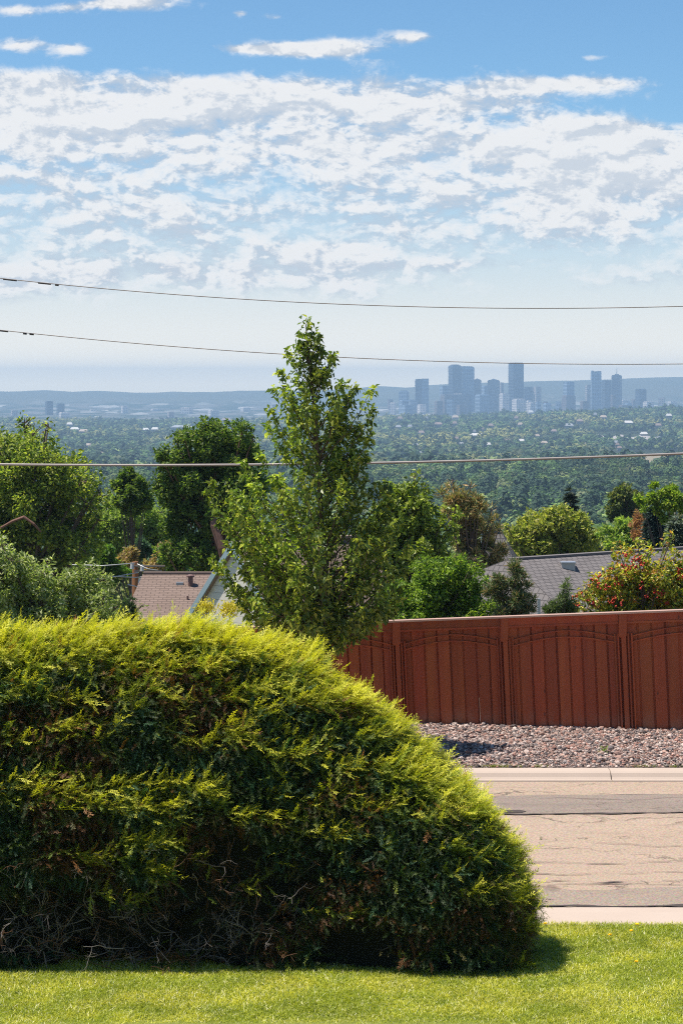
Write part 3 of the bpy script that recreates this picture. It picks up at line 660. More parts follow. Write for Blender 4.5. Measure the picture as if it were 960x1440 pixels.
# ------------------------------------------------------------------ conifers
def conifer(name, label, d, px, ytop, hpx, wpx, cols, dens=1., d_droop=.25, needle=.16, group=None, base=None, bark='bark', gap=0.):
    s = d/F; top = W(px, ytop, d); bz = float(zt(top[0], d)); b = np.array([top[0], d, bz])
    root = empty(name, b, label, 'tree', group); H = top[2]-bz; hz = hpx*s; wr = wpx*s
    g = G(); tg = G(); tg.tube([b-[0, 0, .2], b+[0, 0, H*.5], top], [.02*H+.04, .013*H+.02, .01], 7)
    nb = int(150*dens); P = []; D = []
    for k in range(nb):
        f = (k+.5)/nb; f = f**.8; z = top[2]-f*hz; L = wr*(f**.8)*rng.uniform(.7, 1.1)+.05
        if rng.random() < gap: continue
        a = k*2.4+rng.normal()*.3; st = np.array([b[0], b[1], z+L*.1]); e = st+np.array([math.cos(a)*L, math.sin(a)*L, -L*d_droop+rng.normal()*.04])
        m = (st+e)/2+[0, 0, L*.1]; tg.tube([st, m, e], [.012+.01*L, .01, .005], 4)
        n = int(26+60*L/max(wr, .1)); tt = rng.random(n)**.7
        q = (1-tt)[:, None]**2*st+2*(tt*(1-tt))[:, None]*m+(tt**2)[:, None]*e
        side = rdir(n)*np.array([1, 1, .35]); P.append(q+side*(.10+.18*L*(1-tt))[:, None]*.6); D.append(nrm(e-st)[None]*.7+side*.7)
    P = np.concatenate(P); D = np.concatenate(D); n = len(P)
    g.leaves(P, D, rdir(n)*.4+[0, 0, .8], needle*rng.uniform(.7, 1.3, n), needle*.3, pick(cols, n, .25), fold=.1)
    g.build('crown', M['needle'], root, b); tg.build('trunk', M[bark], root, b)
    return root
conifer('blue_spruce', 'dark blue green spruce between the rusty dead tree and the pale spruce', 76, 918, 706, 75, 17, [(.028, .05, .04), (.04, .065, .055), (.02, .038, .03)], 1.2)
conifer('pale_spruce', 'pale grey green spruce at the right edge above the berry tree', 62, 950, 728, 110, 24, [(.085, .11, .075), (.06, .08, .055), (.12, .14, .10)], 1.3)
conifer('dark_fir', 'dark thin fir rising above the yellow green rounded tree', 118, 801, 688, 90, 22, [(.016, .024, .012), (.025, .034, .015)], .7, .12, .26, gap=.3)
def pine(name, label, d, clp, px, cols, n, needle, r0=.12):
    root = broadleaf(name, label, 'tree', d, clp, n, needle, cols, base_px=px, r0=r0, mat='needle', aspect=.16, back=False, lookup=.1, droop=-.3, thick=.9)
pine('ponderosa_pine', 'tall brownish needled pine left of the small slate roof peak', 60,
    [(636, 676, 4), (637, 686, 7), (622, 696, 7), (650, 694, 7), (660, 684, 5), (640, 706, 12), (668, 702, 8), (672, 716, 9), (655, 722, 13), (630, 718, 9), (690, 716, 5), (692, 730, 7), (668, 742, 13), (645, 742, 10), (700, 745, 6), (655, 765, 14), (684, 770, 11), (700, 775, 10), (668, 790, 14), (695, 795, 11), (712, 768, 5), (650, 790, 12), (675, 812, 16), (705, 800, 12), (690, 815, 14), (655, 815, 14), (680, 750, 10)],
    664, [(.32, .22, .10), (.19, .19, .07), (.09, .10, .035), (.42, .28, .13), (.22, .22, .07)], 17000, .19, .14)
pine('young_pine', 'small scruffy pine just behind the fence with brown needles low down', 40,
    [(724, 790, 5), (722, 803, 9), (700, 815, 7), (690, 830, 9), (705, 828, 9), (734, 812, 6), (718, 824, 9), (736, 828, 8), (726, 842, 11), (708, 844, 8), (744, 846, 8), (722, 860, 13), (742, 862, 10), (704, 862, 9)],
    726, [(.09, .12, .05), (.13, .15, .06), (.06, .09, .035), (.24, .17, .09)], 6500, .12, .05)
pine('dwarf_pine', 'low pine sprig between the young pine and the berry tree', 40,
    [(798, 818, 4), (796, 828, 6), (790, 842, 6), (800, 845, 7), (780, 852, 8), (795, 860, 10), (770, 862, 8)],
    795, [(.10, .13, .05), (.13, .17, .05), (.07, .10, .03)], 2600, .10, .04)

# ------------------------------------------------------------------ fence
def fence():
    def dep(u): return np.interp(u, [100, 300, 960, 1200], [36.6, 36.1, 35.0, 34.6])
    tops = lambda u: np.interp(u, [100, 300, 480, 660, 960, 1250], [890, 883, 875, 868, 857, 846])
    bots = lambda u: np.interp(u, [100, 600, 960, 1250], [1023, 1025, 1028, 1030])
    posts = [170, 300, 420, 557, 708, 874, 1054, 1240]
    root = empty('wooden_fence', W(480, 1024, 35.8), 'tall rust red wooden panel fence with arched battens beyond the gravel', 'fence')
    O = np.array(root.location)
    def col(u):  # world top and base point at pixel column
        dd = float(dep(u)); return W(u, float(tops(u)), dd), W(u, float(bots(u)), dd)
    LEAN = .045
    def bar(g, A, Bp, yo0, yo1, z0a, z1a, z0b, z1b):
        # prism between columns A,Bp (xy), depth offsets yo0..yo1 (negative: to the viewer), z ranges at both ends
        dirv = nrm(np.array([Bp[0]-A[0], Bp[1]-A[1], 0])); nv = np.array([dirv[1], -dirv[0], 0])
        V = []
        for (p, z0, z1) in ((A, z0a, z1a), (Bp, z0b, z1b)):
            for off in (yo0, yo1):
                for z in (z0, z1):
                    V.append([p[0]-nv[0]*off+(tz-z)*LEAN if False else p[0]-nv[0]*off, p[1]-nv[1]*off, z])
        g.add(V, F4=[[0, 1, 3, 2], [4, 6, 7, 5], [0, 4, 5, 1], [2, 3, 7, 6], [0, 2, 6, 4], [1, 5, 7, 3]], C=np.full(3, .5)*rng.uniform(.80, 1.2)*np.array([1, rng.uniform(.9, 1.12), rng.uniform(.85, 1.15)]))
    def lean(g, ztop):
        for v in g.v: v[:, 0] += (ztop-v[:, 2])*LEAN
        return g
    for i in range(len(posts)-1):
        u0, u1 = posts[i], posts[i+1]
        T0, B0 = col(u0); T1, B1 = col(u1); n = 9 if u1 > 860 else 8
        def at(f):
            return T0*(1-f)+T1*f, B0*(1-f)+B1*f
        g = G(); zt0 = T0[2]
        e = .018
        for k in range(n):
            f0 = e+(1-2*e)*k/n; f1 = e+(1-2*e)*(k+1)/n
            a, b0_ = at(f0); b, b1_ = at(f1); off = rng.normal(0, .004)
            off += 0 if k % 2 else .013
            w = (f1-f0)
            if i == 3 and k == 5: f1b = f1-.006*1
            # wide board, and overlap board on every other one
            bar(g, a, at(f1-.018)[0], .00+off, .02+off, b0_[2]-.02, a[2]-.17, b1_[2]-.02, b[2]-.17)
            c0, d0 = at(f0-.012); c1, d1 = at(f0+.035)
        lean(g, zt0).build('board_panel', M['fence'], root, O)
        g = G()
        for k in range(1, n):                                        # overlapping lip where boards meet: gives the dark line
            f0 = e+(1-2*e)*k/n
            a, b0_ = at(f0-.024); b, b1_ = at(f0+.010)
            zz_ = .5 if (i == 3 and k == 6) else -.02; bar(g, a, b, .036, .052, b0_[2]+zz_, a[2]-.18, b1_[2]+zz_, b[2]-.18)
            if zz_ > 0: bar(g, a, at(f0-.004)[0], .036, .052, b0_[2]-.02, b0_[2]+.498, b0_[2]-.02, b0_[2]+.498)
        for f0, f1 in ((.0, .05), (.95, 1.)):
            a, b0_ = at(f0); b, b1_ = at(f1); bar(g, a, b, .054, .07, b0_[2]-.02, a[2]-.05, b1_[2]-.02, b[2]-.05)
        lean(g, zt0).build('backing_board', M['fence'], root, O)
        g = G(); a, _ = at(.035); b, _ = at(.965)
        bar(g, a, b, -.035, -.005, a[2]-.165, a[2]-.03, b[2]-.165, b[2]-.03)
        bar(g, a, b, -.045, -.036, a[2]-.185, a[2]-.155, b[2]-.185, b[2]-.155)
        g.build('fascia_board', M['fence'], root, O)
        for (hi, lo) in ((.265, .385), (.365, .475)):
            g = G(); m = 14
            for q in range(m):
                f0, f1 = .075+.85*q/m, .075+.85*(q+1)/m
                z = lambda f: (at(f)[0][2]-(hi+(lo-hi)*abs((f-.5)/.425)**1.7))
                bar(g, at(f0)[0], at(f1)[0], -.028, -.003, z(f0)-.010, z(f0)+.010, z(f1)-.010, z(f1)+.010)
            lean(g, zt0).build('arched_batten', M['fence'], root, O)
        for f in (.040, .068, .932, .960):
            g = G(); a, ba = at(f-.006); b, bb = at(f+.006)
            bar(g, a, b, -.03, .012, ba[2]-.02, a[2]-.34, bb[2]-.02, b[2]-.34); lean(g, zt0).build('batten', M['fence'], root, O)
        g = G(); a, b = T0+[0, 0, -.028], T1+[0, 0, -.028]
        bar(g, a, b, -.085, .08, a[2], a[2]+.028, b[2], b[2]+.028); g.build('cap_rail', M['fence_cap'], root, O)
    for u in posts:
        T, B = col(u); g = G()
        g.box(T[0]-.036, T[0]+.036, T[1]-.045, T[1]+.06, B[2]-.1, T[2]-.3); lean(g, T[2]); g.build('post', M['fence'], root, O)
        g = G(); g.box(T[0]-.062, T[0]+.062, T[1]-.068, T[1]+.07, T[2]-.375, T[2]-.032); g.box(T[0]-.05, T[0]+.05, T[1]-.06, T[1]+.05, T[2]-.40, T[2]-.376)
        g.build('post_block', M['fence'], root, O)
fence()

# ------------------------------------------------------------------ houses nearby
def shingle(name, c0, c1, sx, sy, axis='obj', scallop=True):
    m, t, p, o = newmat(name)
    uv = t.node('ShaderNodeUVMap')
    n = t.noise(uv, 1.4, 4); fine = t.noise(uv, 40, 3)
    br = t.n.new('ShaderNodeTexBrick'); t.put(br.inputs['Vector'], t.node('ShaderNodeVectorMath', {0: uv, 1: t.scale(t.node('ShaderNodeTexNoise', {'Vector': uv, 'Scale': 5.}, out=1), (.05, .03, 0))}, operation='ADD'))
    br.inputs['Scale'].default_value = 1; br.inputs['Brick Width'].default_value = sx; br.inputs['Row Height'].default_value = sy
    br.inputs['Mortar Size'].default_value = sy*.10; br.inputs['Mortar Smooth'].default_value = .6; br.inputs['Bias'].default_value = 0
    for k, v in (('Color1', c0), ('Color2', c1), ('Mortar', tuple(q*.4 for q in c0))): br.inputs[k].default_value = (*v, 1)
    c = t.mix(t.ss(.3, .7, n, 0, .35), br.outputs[0], tuple(q*1.25 for q in c1)); c = t.mix(.35, c, t.mix(fine, tuple(q*.6 for q in c0), tuple(q*1.4 for q in c1)))
    t.put(p.inputs['Base Color'], c); p.inputs['Roughness'].default_value = .9
    t.put(p.inputs['Normal'], t.node('ShaderNodeBump', {'Height': t.m('MULTIPLY', br.outputs[1], -1.), 'Strength': .8, 'Distance': .03}))
    return m
M['roof_brown'] = shingle('brown_shingles', (.17, .115, .088), (.22, .155, .125), .24, .11)
M['roof_grey'] = shingle('grey_scalloped_shingles', (.115, .10, .098), (.18, .16, .155), .19, .17)
M['siding'] = None
def siding(name, col, row=.15):
    m, t, p, o = newmat(name); z = t.node('ShaderNodeSeparateXYZ', {0: t.geo()}, out=2)
    fr = t.m('FRACT', t.m('DIVIDE', z, row)); n = t.noise(t.geo(), 3, 4)
    c = t.mix(t.ss(.0, .16, fr, .75, 0.), t.mix(n, col, tuple(q*1.12 for q in col)), tuple(q*.4 for q in col))
    t.put(p.inputs['Base Color'], c); p.inputs['Roughness'].default_value = .7
    t.put(p.inputs['Normal'], t.node('ShaderNodeBump', {'Height': fr, 'Strength': .6, 'Distance': .02})); return m
M['siding'] = siding('cream_lap_siding', (.80, .74, .64)); M['wall_tan'] = siding('tan_lap_siding', (.36, .30, .24))
M['fascia'] = plain('blue_grey_trim', (.27, .36, .40), .55, .1); M['soffit'] = plain('brown_soffit', (.30, .21, .17), .7, .1)
M['metal'] = plain('galvanised_metal', (.45, .47, .50), .4, .15, 8, .6); M['pipe'] = plain('brown_pipe', (.16, .09, .075), .6, .2)
M['glass'] = plain('window_glass', (.03, .04, .05), .1, .05)
def quad_uv(o, sx=1.):
    me = o.data; uv = me.uv_layers.new(name='UVMap')
    for p in me.polygons:
        n = np.array(p.normal); e = np.cross([0, 0, 1], n)
        e = nrm(e) if np.linalg.norm(e) > 1e-4 else np.array([1., 0, 0]); f = np.cross(n, e)
        for li in p.loop_indices:
            v = np.array(me.vertices[me.loops[li].vertex_index].co); uv.data[li].uv = (float(v@e), float(v@f))
def gable_house(name, label, loc, rz, w, l, eave, rise, roofm, wallm, oh=.45, rake=.4, trim=True, hip=0., thick=.14, base=-6.):
    # ridge along local y, gables at +-l/2; z=0 is the eave line
    root = empty(name, loc, label, 'house', rz=rz)
    g = G(); V = []
    g.box(-w/2, w/2, -l/2, l/2, base, 0)
    g.add([[-w/2, -l/2, 0], [w/2, -l/2, 0], [0, -l/2+hip, rise], [-w/2, l/2, 0], [w/2, l/2, 0], [0, l/2-hip, rise]], F3=[[0, 1, 2], [3, 5, 4]])
    g.build('wall', wallm, root)
    k = rise/(w/2); r = G(); ex = w/2+oh; ez = -oh*k
    for sg in (-1, 1):
        a = np.array([[sg*ex, -l/2-rake, ez+.02], [0, -l/2-rake+hip, rise+.02], [0, l/2+rake-hip, rise+.02], [sg*ex, l/2+rake, ez+.02]])
        bt = a+[0, 0, thick]
        V = np.vstack([a, bt]); r.add(V, F4=[[0, 1, 2, 3], [7, 6, 5, 4], [0, 4, 5, 1], [1, 5, 6, 2], [2, 6, 7, 3], [3, 7, 4, 0]])
    if hip:
        for sg in (-1, 1):
            r.add([[-ex, sg*(l/2+rake), ez+thick], [ex, sg*(l/2+rake), ez+thick], [0, sg*(l/2+rake-hip), rise+thick]], F3=[[0, 1, 2] if sg < 0 else [0, 2, 1]])
    ro = r.build('roof', roofm, root); quad_uv(ro)
    rc = G(); rc.box(-.12, .12, -l/2-rake+hip, l/2+rake-hip, rise+thick-.02, rise+thick+.035); rc.build('ridge_cap', roofm, ro)
    if trim:
        for sg in (-1, 1):
            f = G(); y0 = -l/2-rake-.03
            f.add([[sg*ex, y0, ez+.02], [0, y0, rise+.0], [0, y0, rise+thick+.04], [sg*ex, y0, ez+thick+.05], [sg*ex, y0+.028, ez+.02], [0, y0+.028, rise+.0], [0, y0+.028, rise+thick+.04], [sg*ex, y0+.028, ez+thick+.05]],
                  F4=[[0, 1, 2, 3], [7, 6, 5, 4], [0, 4, 5, 1], [2, 6, 7, 3], [0, 3, 7, 4]])
            f.build('fascia', M['fascia'], root)
            f = G(); f.add([[sg*ex, -l/2-rake, ez-.0], [0, -l/2-rake, rise-.0], [0, -l/2, rise-.0], [sg*ex, -l/2, ez-.0], [sg*ex, -l/2-rake, ez+.015], [0, -l/2-rake, rise+.015], [0, -l/2, rise+.015], [sg*ex, -l/2, ez+.015]],
                  F4=[[0, 1, 2, 3], [7, 6, 5, 4], [0, 4, 5, 1], [1, 5, 6, 2], [2, 6, 7, 3], [3, 7, 4, 0]]); f.build('soffit', M['soffit'], root)
    return root
# house with the cream gable
ap = W(326, 764, 48)
a1 = R(-52); w = 8.0; rise = 4*1.64*math.cos(a1)
h1 = gable_house('gabled_house', 'cream sided house with a steep blue trimmed gable behind the young tree', (0, 0, 0), a1, w, 3.4, 0, rise, M['roof_brown'], M['siding'], .3, .09, base=-4)
nx, ny = math.sin(a1), -math.cos(a1)
h1.location = (ap[0]-nx*(1.7+.09), ap[1]-ny*(1.7+.09), ap[2]-rise-.14)
# brown roof house: ridge runs left-right, slope faces the camera
r0 = W(207, 808, 64); r1 = W(330, 808, 64)
cx = (r0[0]+r1[0])/2; L = r1[0]-r0[0]
h2 = gable_house('brown_roof_house', 'low house under a brown shingle roof with small vents, left of the cream gable', (cx, 64, r0[2]-2.1), R(90), 9.5, L+1.1, 0, 2.0, M['roof_brown'], M['wall_tan'], .5, .3, trim=False, hip=.75, base=-4)
def on_roof(h, lx_px, py, slope_w, rise, d_ridge, zr):
    # point on the camera-facing slope at pixel (px,py)
    k = rise/slope_w; 
    for dd in np.linspace(d_ridge-6, d_ridge, 1200):
        p = W(lx_px, py, dd)
        if p[2] <= zr-(d_ridge-dd)*k: continue
        return p
    return p
def vents():
    zr = r0[2]; g = G(); p = W(267.5, 823, 63.0)
    def put(px, py, dref):
        ds = np.linspace(58, 64, 2000); zz = EYE-(py-HOR)/F*ds; roof = zr-(64-ds)*(2.0/4.75); k = np.argmin(abs(zz-roof)); return W(px, py, ds[k])
    p = put(268, 826, 0); g.tube([p-[0, 0, .1], p+[0, 0, .30]], [.075, .075], 10); v = g.build('vent_pipe', M['pipe'], h2, (0, 0, 0)); v.matrix_parent_inverse = MINV(h2)
    g = G(); g.tube([p+[0, 0, .30], p+[0, 0, .34], p+[0, 0, .37]], [.12, .12, .05], 10); c = g.build('vent_cap', M['pipe'], v, (0, 0, 0))
    p = put(253, 823, 0); g = G(); g.box(p[0]-.1, p[0]+.1, p[1]-.12, p[1]+.1, p[2]-.05, p[2]+.09); v = g.build('roof_vent', M['metal'], h2, (0, 0, 0)); v.matrix_parent_inverse = MINV(h2)
    p = put(264, 846, 0); g = G(); g.tube([p-[0, 0, .1], p+[0, 0, .16]], [.03, .03], 8); v = g.build('vent_pipe', M['pipe'], h2, (0, 0, 0)); v.matrix_parent_inverse = MINV(h2)
from mathutils import Matrix
def MINV(o):
    return (Matrix.Translation(o.location) @ o.rotation_euler.to_matrix().to_4x4()).inverted()
vents()
# grey scalloped roof
q0 = W(712, 786, 57.0); q1 = W(885, 776, 59.7); dv = q1-q0; ang = math.atan2(dv[1], dv[0]); Lg = 9.0
mid = q0+nrm(np.array([dv[0], dv[1], 0]))*(Lg/2+.1); 
h3 = gable_house('grey_roof_house', 'house under a wide grey scalloped shingle roof behind the fence', (mid[0], mid[1], q0[2]-2.15), ang-R(90), 10.4, Lg-.7+3.0, 0, 2.0, M['roof_grey'], M['wall_tan'], .4, .35, trim=False, base=-4, hip=1.5)
def vent3():
    k = 2.0/5.2; p = None
    for dd in np.linspace(50, 58, 1600):
        q = W(798, 797, dd); c = nrm(np.array([dv[0], dv[1], 0])); nn = np.array([c[1], -c[0], 0]); dist = (q-q0)@nn
        if q[2] < q0[2]-dist*k+.02: p = q; break
    if p is None: p = W(798, 797, 55)
    g = G(); g.box(p[0]-.17, p[0]+.17, p[1]-.15, p[1]+.2, p[2]-.12, p[2]+.10); g.box(p[0]-.19, p[0]+.19, p[1]-.2, p[1]+.22, p[2]+.10, p[2]+.13)
    v = g.build('roof_vent', M['metal'], h3, (0, 0, 0)); v.matrix_parent_inverse = MINV(h3)
    p = W(757, 848, 52.2); g = G(); g.tube([p-[0, 0, .3], p+[0, 0, .1]], [.04, .04], 8); v = g.build('vent_pipe', M['metal'], h3, (0, 0, 0)); v.matrix_parent_inverse = MINV(h3)
vent3()
t0 = W(692, 742, 74)
h4 = gable_house('dormer_house', 'farther house showing only a small slate roof peak above the grey roof', (t0[0]+.2, t0[1]+2, t0[2]-2.3), R(78), 2.2, 2.6, 0, 2.0, M['roof_grey'], M['siding'], .2, .1, trim=False, hip=1.2, base=-8)
g = G(); p = W(683, 758, 71.5); g.box(p[0]-.14, p[0]+.14, p[1], p[1]+.6, p[2]-.35, p[2]+.25); v = g.build('chimney', M['fascia'], h4, (0, 0, 0)); v.matrix_parent_inverse = MINV(h4)

# ------------------------------------------------------------------ utility pole and cables
M['pole'] = plain('orange_brown_pole_wood', (.36, .15, .06), .85, .25, 4, stretch=(4, 4, .5)); M['cable'] = plain('weathered_cable', (.36, .31, .28), .5, .1, 3, .2)
M['cable_dark'] = plain('dark_splice', (.035, .03, .03), .5, .1); M['cable_pale'] = plain('pale_wire', (.55, .54, .52), .45, .1, 3, .2)
def pole():
    d = 74; b = W(191.5, 790, d); bz = float(zt(b[0], d)); root = empty('utility_pole', (b[0], b[1], bz), 'short orange brown utility pole left of the brown roof', 'utility pole'); O = np.array([b[0], b[1], bz])
    g = G(); g.tube([[b[0], d, bz-.3], [b[0], d, (bz+b[2])/2], [b[0]-.02, d, b[2]]], [.13, .12, .10], 10); g.build('pole', M['pole'], root, O)
    for py, hw in ((796, .9), (803, .8)):
        c = W(194, py, d-.16); g = G(); g.box(c[0]-.12, c[0]+hw, c[1]-.04, c[1]+.04, c[2]-.03, c[2]+.03); g.build('crossarm', M['bark_pale'], root, O)
    for px, py in ((186, 800), (200, 803), (197, 822)):
        c = W(px, py, d-.2); g = G(); g.tube([c, c+[0, 0, .2]], [.07, .05], 8); g.build('insulator', M['cable_pale'], root, O)
pole()
def wire(label, pts, d, rad, mat, group, sleeves=(), x0=-420, x1=1400, slope=0.):
    P = np.polyfit([p[0] for p in pts], [p[1] for p in pts], min(2, len(pts)-1)); us = np.linspace(x0, x1, 90)
    def at(u): return W(u, float(np.polyval(P, u)), d+slope*(u-480)/960)
    g = G(); path = np.array([at(u) for u in us]); g.tube(path, rad, 7)
    O = at(480); o = g.build('overhead_wire', mat, None, O, True); tag(o, label, 'wire', group)
    for a, b, k in sleeves:
        s = G(); s.tube([at(u)-[0, 0, .006*k] for u in np.linspace(a, b, 5)], rad*k, 7); s.build('splice_sleeve', M['cable_dark'], o, O)
wire('topmost thin cable across the sky with dark splices at its left end', [(0, 391), (480, 428.5), (720, 432.5), (960, 431)], 46, .0095, M['cable'], None, ((5, 24, 1.9), (54, 72, 1.9), (78, 83, 2.4)))
wire('middle thin cable across the sky passing just above the skyline', [(0, 464), (480, 503), (720, 510), (960, 512)], 46, .009, M['cable'], None, ((-8, 12, 2.0), (33, 38, 2.6), (42, 48, 2.4)))
wire('lowest and thickest cable crossing in front of the wooded valley', [(0, 653), (350, 654), (600, 649), (960, 638)], 38, .021, M['cable'], None)
ww = 0
for lab, (a, b, c, e) in {'thin wire left of the pole top': (100, 794, 190, 792), 'thin wire sagging right from the pole top': (193, 793, 222, 802), 'pale wire bundle left of the pole': (100, 817, 195, 805), 'pale lower wire crossing the pole to the right': (150, 810, 232, 809), 'short wire low on the pole': (180, 822, 215, 825)}.items():
    g = G(); A, B_ = W(a, b, 73.7), W(c, e, 73.7); m = (A+B_)/2-[0, 0, .06]; g.tube([A, m, B_], .018, 6, None); tag(g.build('service_wire', M['cable_pale'], None, (0, 0, 0), True), lab, 'wire', 'wires on the utility pole')

# ------------------------------------------------------------------ skyline
def facade(name, glass, frame, sx, sz, vert=.5):
    m, t, p, o = newmat(name); g = t.node('ShaderNodeTexCoord', out=3); s = t.node('ShaderNodeSeparateXYZ', {0: g}); 
    n = s.node if False else None
    sep = t.n[-1] if False else None
    x = t.node('ShaderNodeSeparateXYZ', {0: g}, out=0); y = t.node('ShaderNodeSeparateXYZ', {0: g}, out=1); z = t.node('ShaderNodeSeparateXYZ', {0: g}, out=2)
    fx = t.m('FRACT', t.m('DIVIDE', t.m('ADD', x, y), sx)); fz = t.m('FRACT', t.m('DIVIDE', z, sz))
    w = t.m('MULTIPLY', t.m('GREATER_THAN', fx, vert), t.m('GREATER_THAN', fz, .4))
    c = t.mix(w, frame, glass); t.put(p.inputs['Base Color'], c); t.put(p.inputs['Roughness'], t.m('MULTIPLY_ADD', w, -.5, .75)); return m
FM = {'glass': facade('dark_glass_facade', (.015, .025, .05), (.08, .11, .15), 10, 12, .25), 'blue': facade('blue_glass_facade', (.06, .11, .17), (.30, .38, .48), 9, 14, .35), 'stone': facade('stone_facade', (.08, .09, .11), (.50, .44, .40), 8, 8, .55),
      'pale': facade('pale_concrete_facade', (.12, .13, .15), (.80, .72, .66), 9, 9, .6), 'brown': facade('brown_brick_facade', (.07, .07, .09), (.22, .17, .15), 8, 8, .5)}
DS = 8600.
def tower(label, x0, x1, ytop, mat, dd=0., extra=None, name='office_tower', group=None, depth=None):
    d = DS+dd; s = d/F; a = W(x0, ytop, d); b = W(x1, ytop, d); cx = (a[0]+b[0])/2; gz = float(zt(cx, d))-3; w = b[0]-a[0]; dp = depth or min(w*.9, 60)
    th = R([24, 24, 24, -20][int(abs(x0*7)) % 4]) if extra is None or extra in (ex_slot, ex_spire, ex_pyr, ex_step) else 0.
    kk = w/(w*math.cos(th)+dp*abs(math.sin(th))); cx += dp/2*math.sin(th)*kk
    root = empty(name, (cx, d, gz), label, 'building' if name != 'office_tower' else 'skyscraper', group, rz=th); root.scale = (kk, kk, 1); H = a[2]-gz
    g = G(); g.box(-w/2, w/2, 0, dp, 0, H); g.box(-w/2+w*.06, w/2-w*.06, dp*.08, dp*.92, H, H+1.2*s); g.build('shaft', FM[mat], root)
    if extra:
        e = G(); m2 = extra(e, w, dp, H, s) or mat; e.build('rooftop', FM[m2], root)
    return root
def ex_slot(e, w, dp, H, s): e.box(-w*.3, w*.3, dp*.2, dp*.8, H+1.3*s, H+2.4*s); return 'glass'
def ex_wing(e, w, dp, H, s): e.box(0.02, w*.5+.1, -2, dp*.9, 0, H+1.6*s); return 'blue'
def ex_spire(e, w, dp, H, s):
    e.box(-w*.2, w*.2, dp*.3, dp*.7, H+1.3*s, H+2.6*s); e.tube([[0, dp/2, H+2*s], [0, dp/2, H+11*s]], [w*.04, w*.015], 6); return 'glass'
def ex_crown(e, w, dp, H, s):
    e.box(-w*.5, -w*.28, 0, dp*.4, H, H+2.4*s); e.box(-w*.1, w*.02, 0, dp*.3, H, H+1.4*s); e.box(w*.15, w*.48, 0, dp*.5, H, H+1.8*s); return 'blue'
def ex_arch(e, w, dp, H, s):
    n = 12; a = np.linspace(0, np.pi/2, n); pts = [[-w/2, H-.1]]+[[w/2-(w*.32)*(1-math.cos(q))*0-w*.32*(1-math.sin(q)*1)*0+(-w*.32+w*.32*math.cos(q)), H+3.0*s*math.sin(q)] for q in a]+[[-w/2, H+3.0*s]]
    V = [[p[0], y, p[1]] for y in (2, dp-2) for p in pts]; m = len(pts)
    e.add(V, F3=[[0, i, i+1] for i in range(1, m-1)]+[[m, m+i+1, m+i] for i in range(1, m-1)], F4=[[i, (i+1) % m, m+(i+1) % m, m+i] for i in range(m)]); return 'blue'
def ex_pyr(e, w, dp, H, s): e.add([[-w*.3, dp*.2, H+1.2*s], [w*.3, dp*.2, H+1.2*s], [w*.3, dp*.8, H+1.2*s], [-w*.3, dp*.8, H+1.2*s], [0, dp*.5, H+3.2*s]], F3=[[0, 1, 4], [1, 2, 4], [2, 3, 4], [3, 0, 4]]); return 'glass'
def ex_step(e, w, dp, H, s): e.box(-w*.5, w*.1, 0, dp*.5, H, H+2*s); return 'stone'
T = [
 ('leftmost blue glass tower of the main skyline', 560.5, 575, 551.5, 'blue', 0, ex_slot), ('pale block in front of the leftmost skyline tower', 563, 572.5, 566, 'pale', -300, None), ('low blue block right of the pale block', 573, 584, 563, 'blue', -100, None),
 ('dark slender tower with a lighter raised right half', 583.7, 602.5, 534, 'glass', 100, ex_wing), ('low pale brick block at the foot of the slender dark tower', 586.5, 599, 570, 'pale', -300, None), ('narrow mid height tower left of the twin giants', 617.9, 631, 543.5, 'blue', 150, None),
 ('tall dark flat topped tower joined to the arch topped one', 630.3, 649, 515, 'glass', 0, ex_slot), ('tall tower with a curved arch top', 649, 666.5, 518, 'blue', 60, ex_arch), ('wide dark block in front of the arch topped tower', 637, 663, 555, 'glass', -350, ex_step), ('low wide blue block before the twin giants', 619, 637, 556, 'brown', -200, None),
 ('dark tower with stepped point right of the arch topped tower', 664.5, 676.8, 535, 'glass', 120, ex_pyr), ('mid height block between two pointed dark towers', 676.8, 689, 543.5, 'blue', 200, None), ('pale low block before the pointed dark towers', 668, 688, 556, 'blue', -250, None),
 ('broad dark tower with a slight central point', 685, 703, 535.5, 'glass', 50, ex_pyr), ('small tower hugging the broad pointed one', 702.5, 707.5, 539, 'stone', 150, None), ('pale low block left of the tallest tower', 702, 716, 554, 'pale', -150, None),
 ('tallest flat topped dark slab of the skyline', 715, 736.2, 511, 'glass', 0, None), ('pale podium block in front of the tallest slab', 720, 739, 562, 'pale', -350, None), ('dark blue block touching the tallest slab on its right', 736.5, 750, 545, 'glass', -50, None), ('lighter half of the block right of the tallest slab', 750, 760.5, 545, 'stone', -60, None),
 ('lone flat topped tower right of the tallest slab', 792, 807.3, 538, 'blue', 0, None), ('wider brown base block under the lone tower', 790, 809, 557, 'brown', -150, None), ('slim stone tower left of the crowned tower', 822.5, 830.8, 542.5, 'stone', 60, None),
 ('tall pale blue tower with a jagged crown', 831, 845, 523.5, 'blue', -60, ex_crown), ('dark mid tower between the crowned tower and the spired one', 846, 859, 536, 'glass', 150, None), ('dark tower topped with a thin spire', 859.3, 875, 528.5, 'glass', 0, ex_spire), ('small brown block in front of the spired tower', 858, 866, 556, 'brown', -250, None),
 ('isolated low dark tower at the right end of the skyline', 893.5, 908.5, 548, 'glass', 0, None), ('left one of two distant slabs far left of the skyline', 63, 75, 565, 'glass', -500, None), ('right one of two distant slabs far left of the skyline', 79, 91, 568.5, 'glass', -500, None)]
for (lab, x0, x1, yt, m_, dd, ex) in T: tower(lab, x0, x1, yt, m_, dd, ex)
r = random.Random(4)
def block(px, py, wpx, hpx, mat, dd, lab): tower(lab, px-wpx/2, px+wpx/2, py, mat, dd, None, 'city_block', 'low city blocks around the skyline')
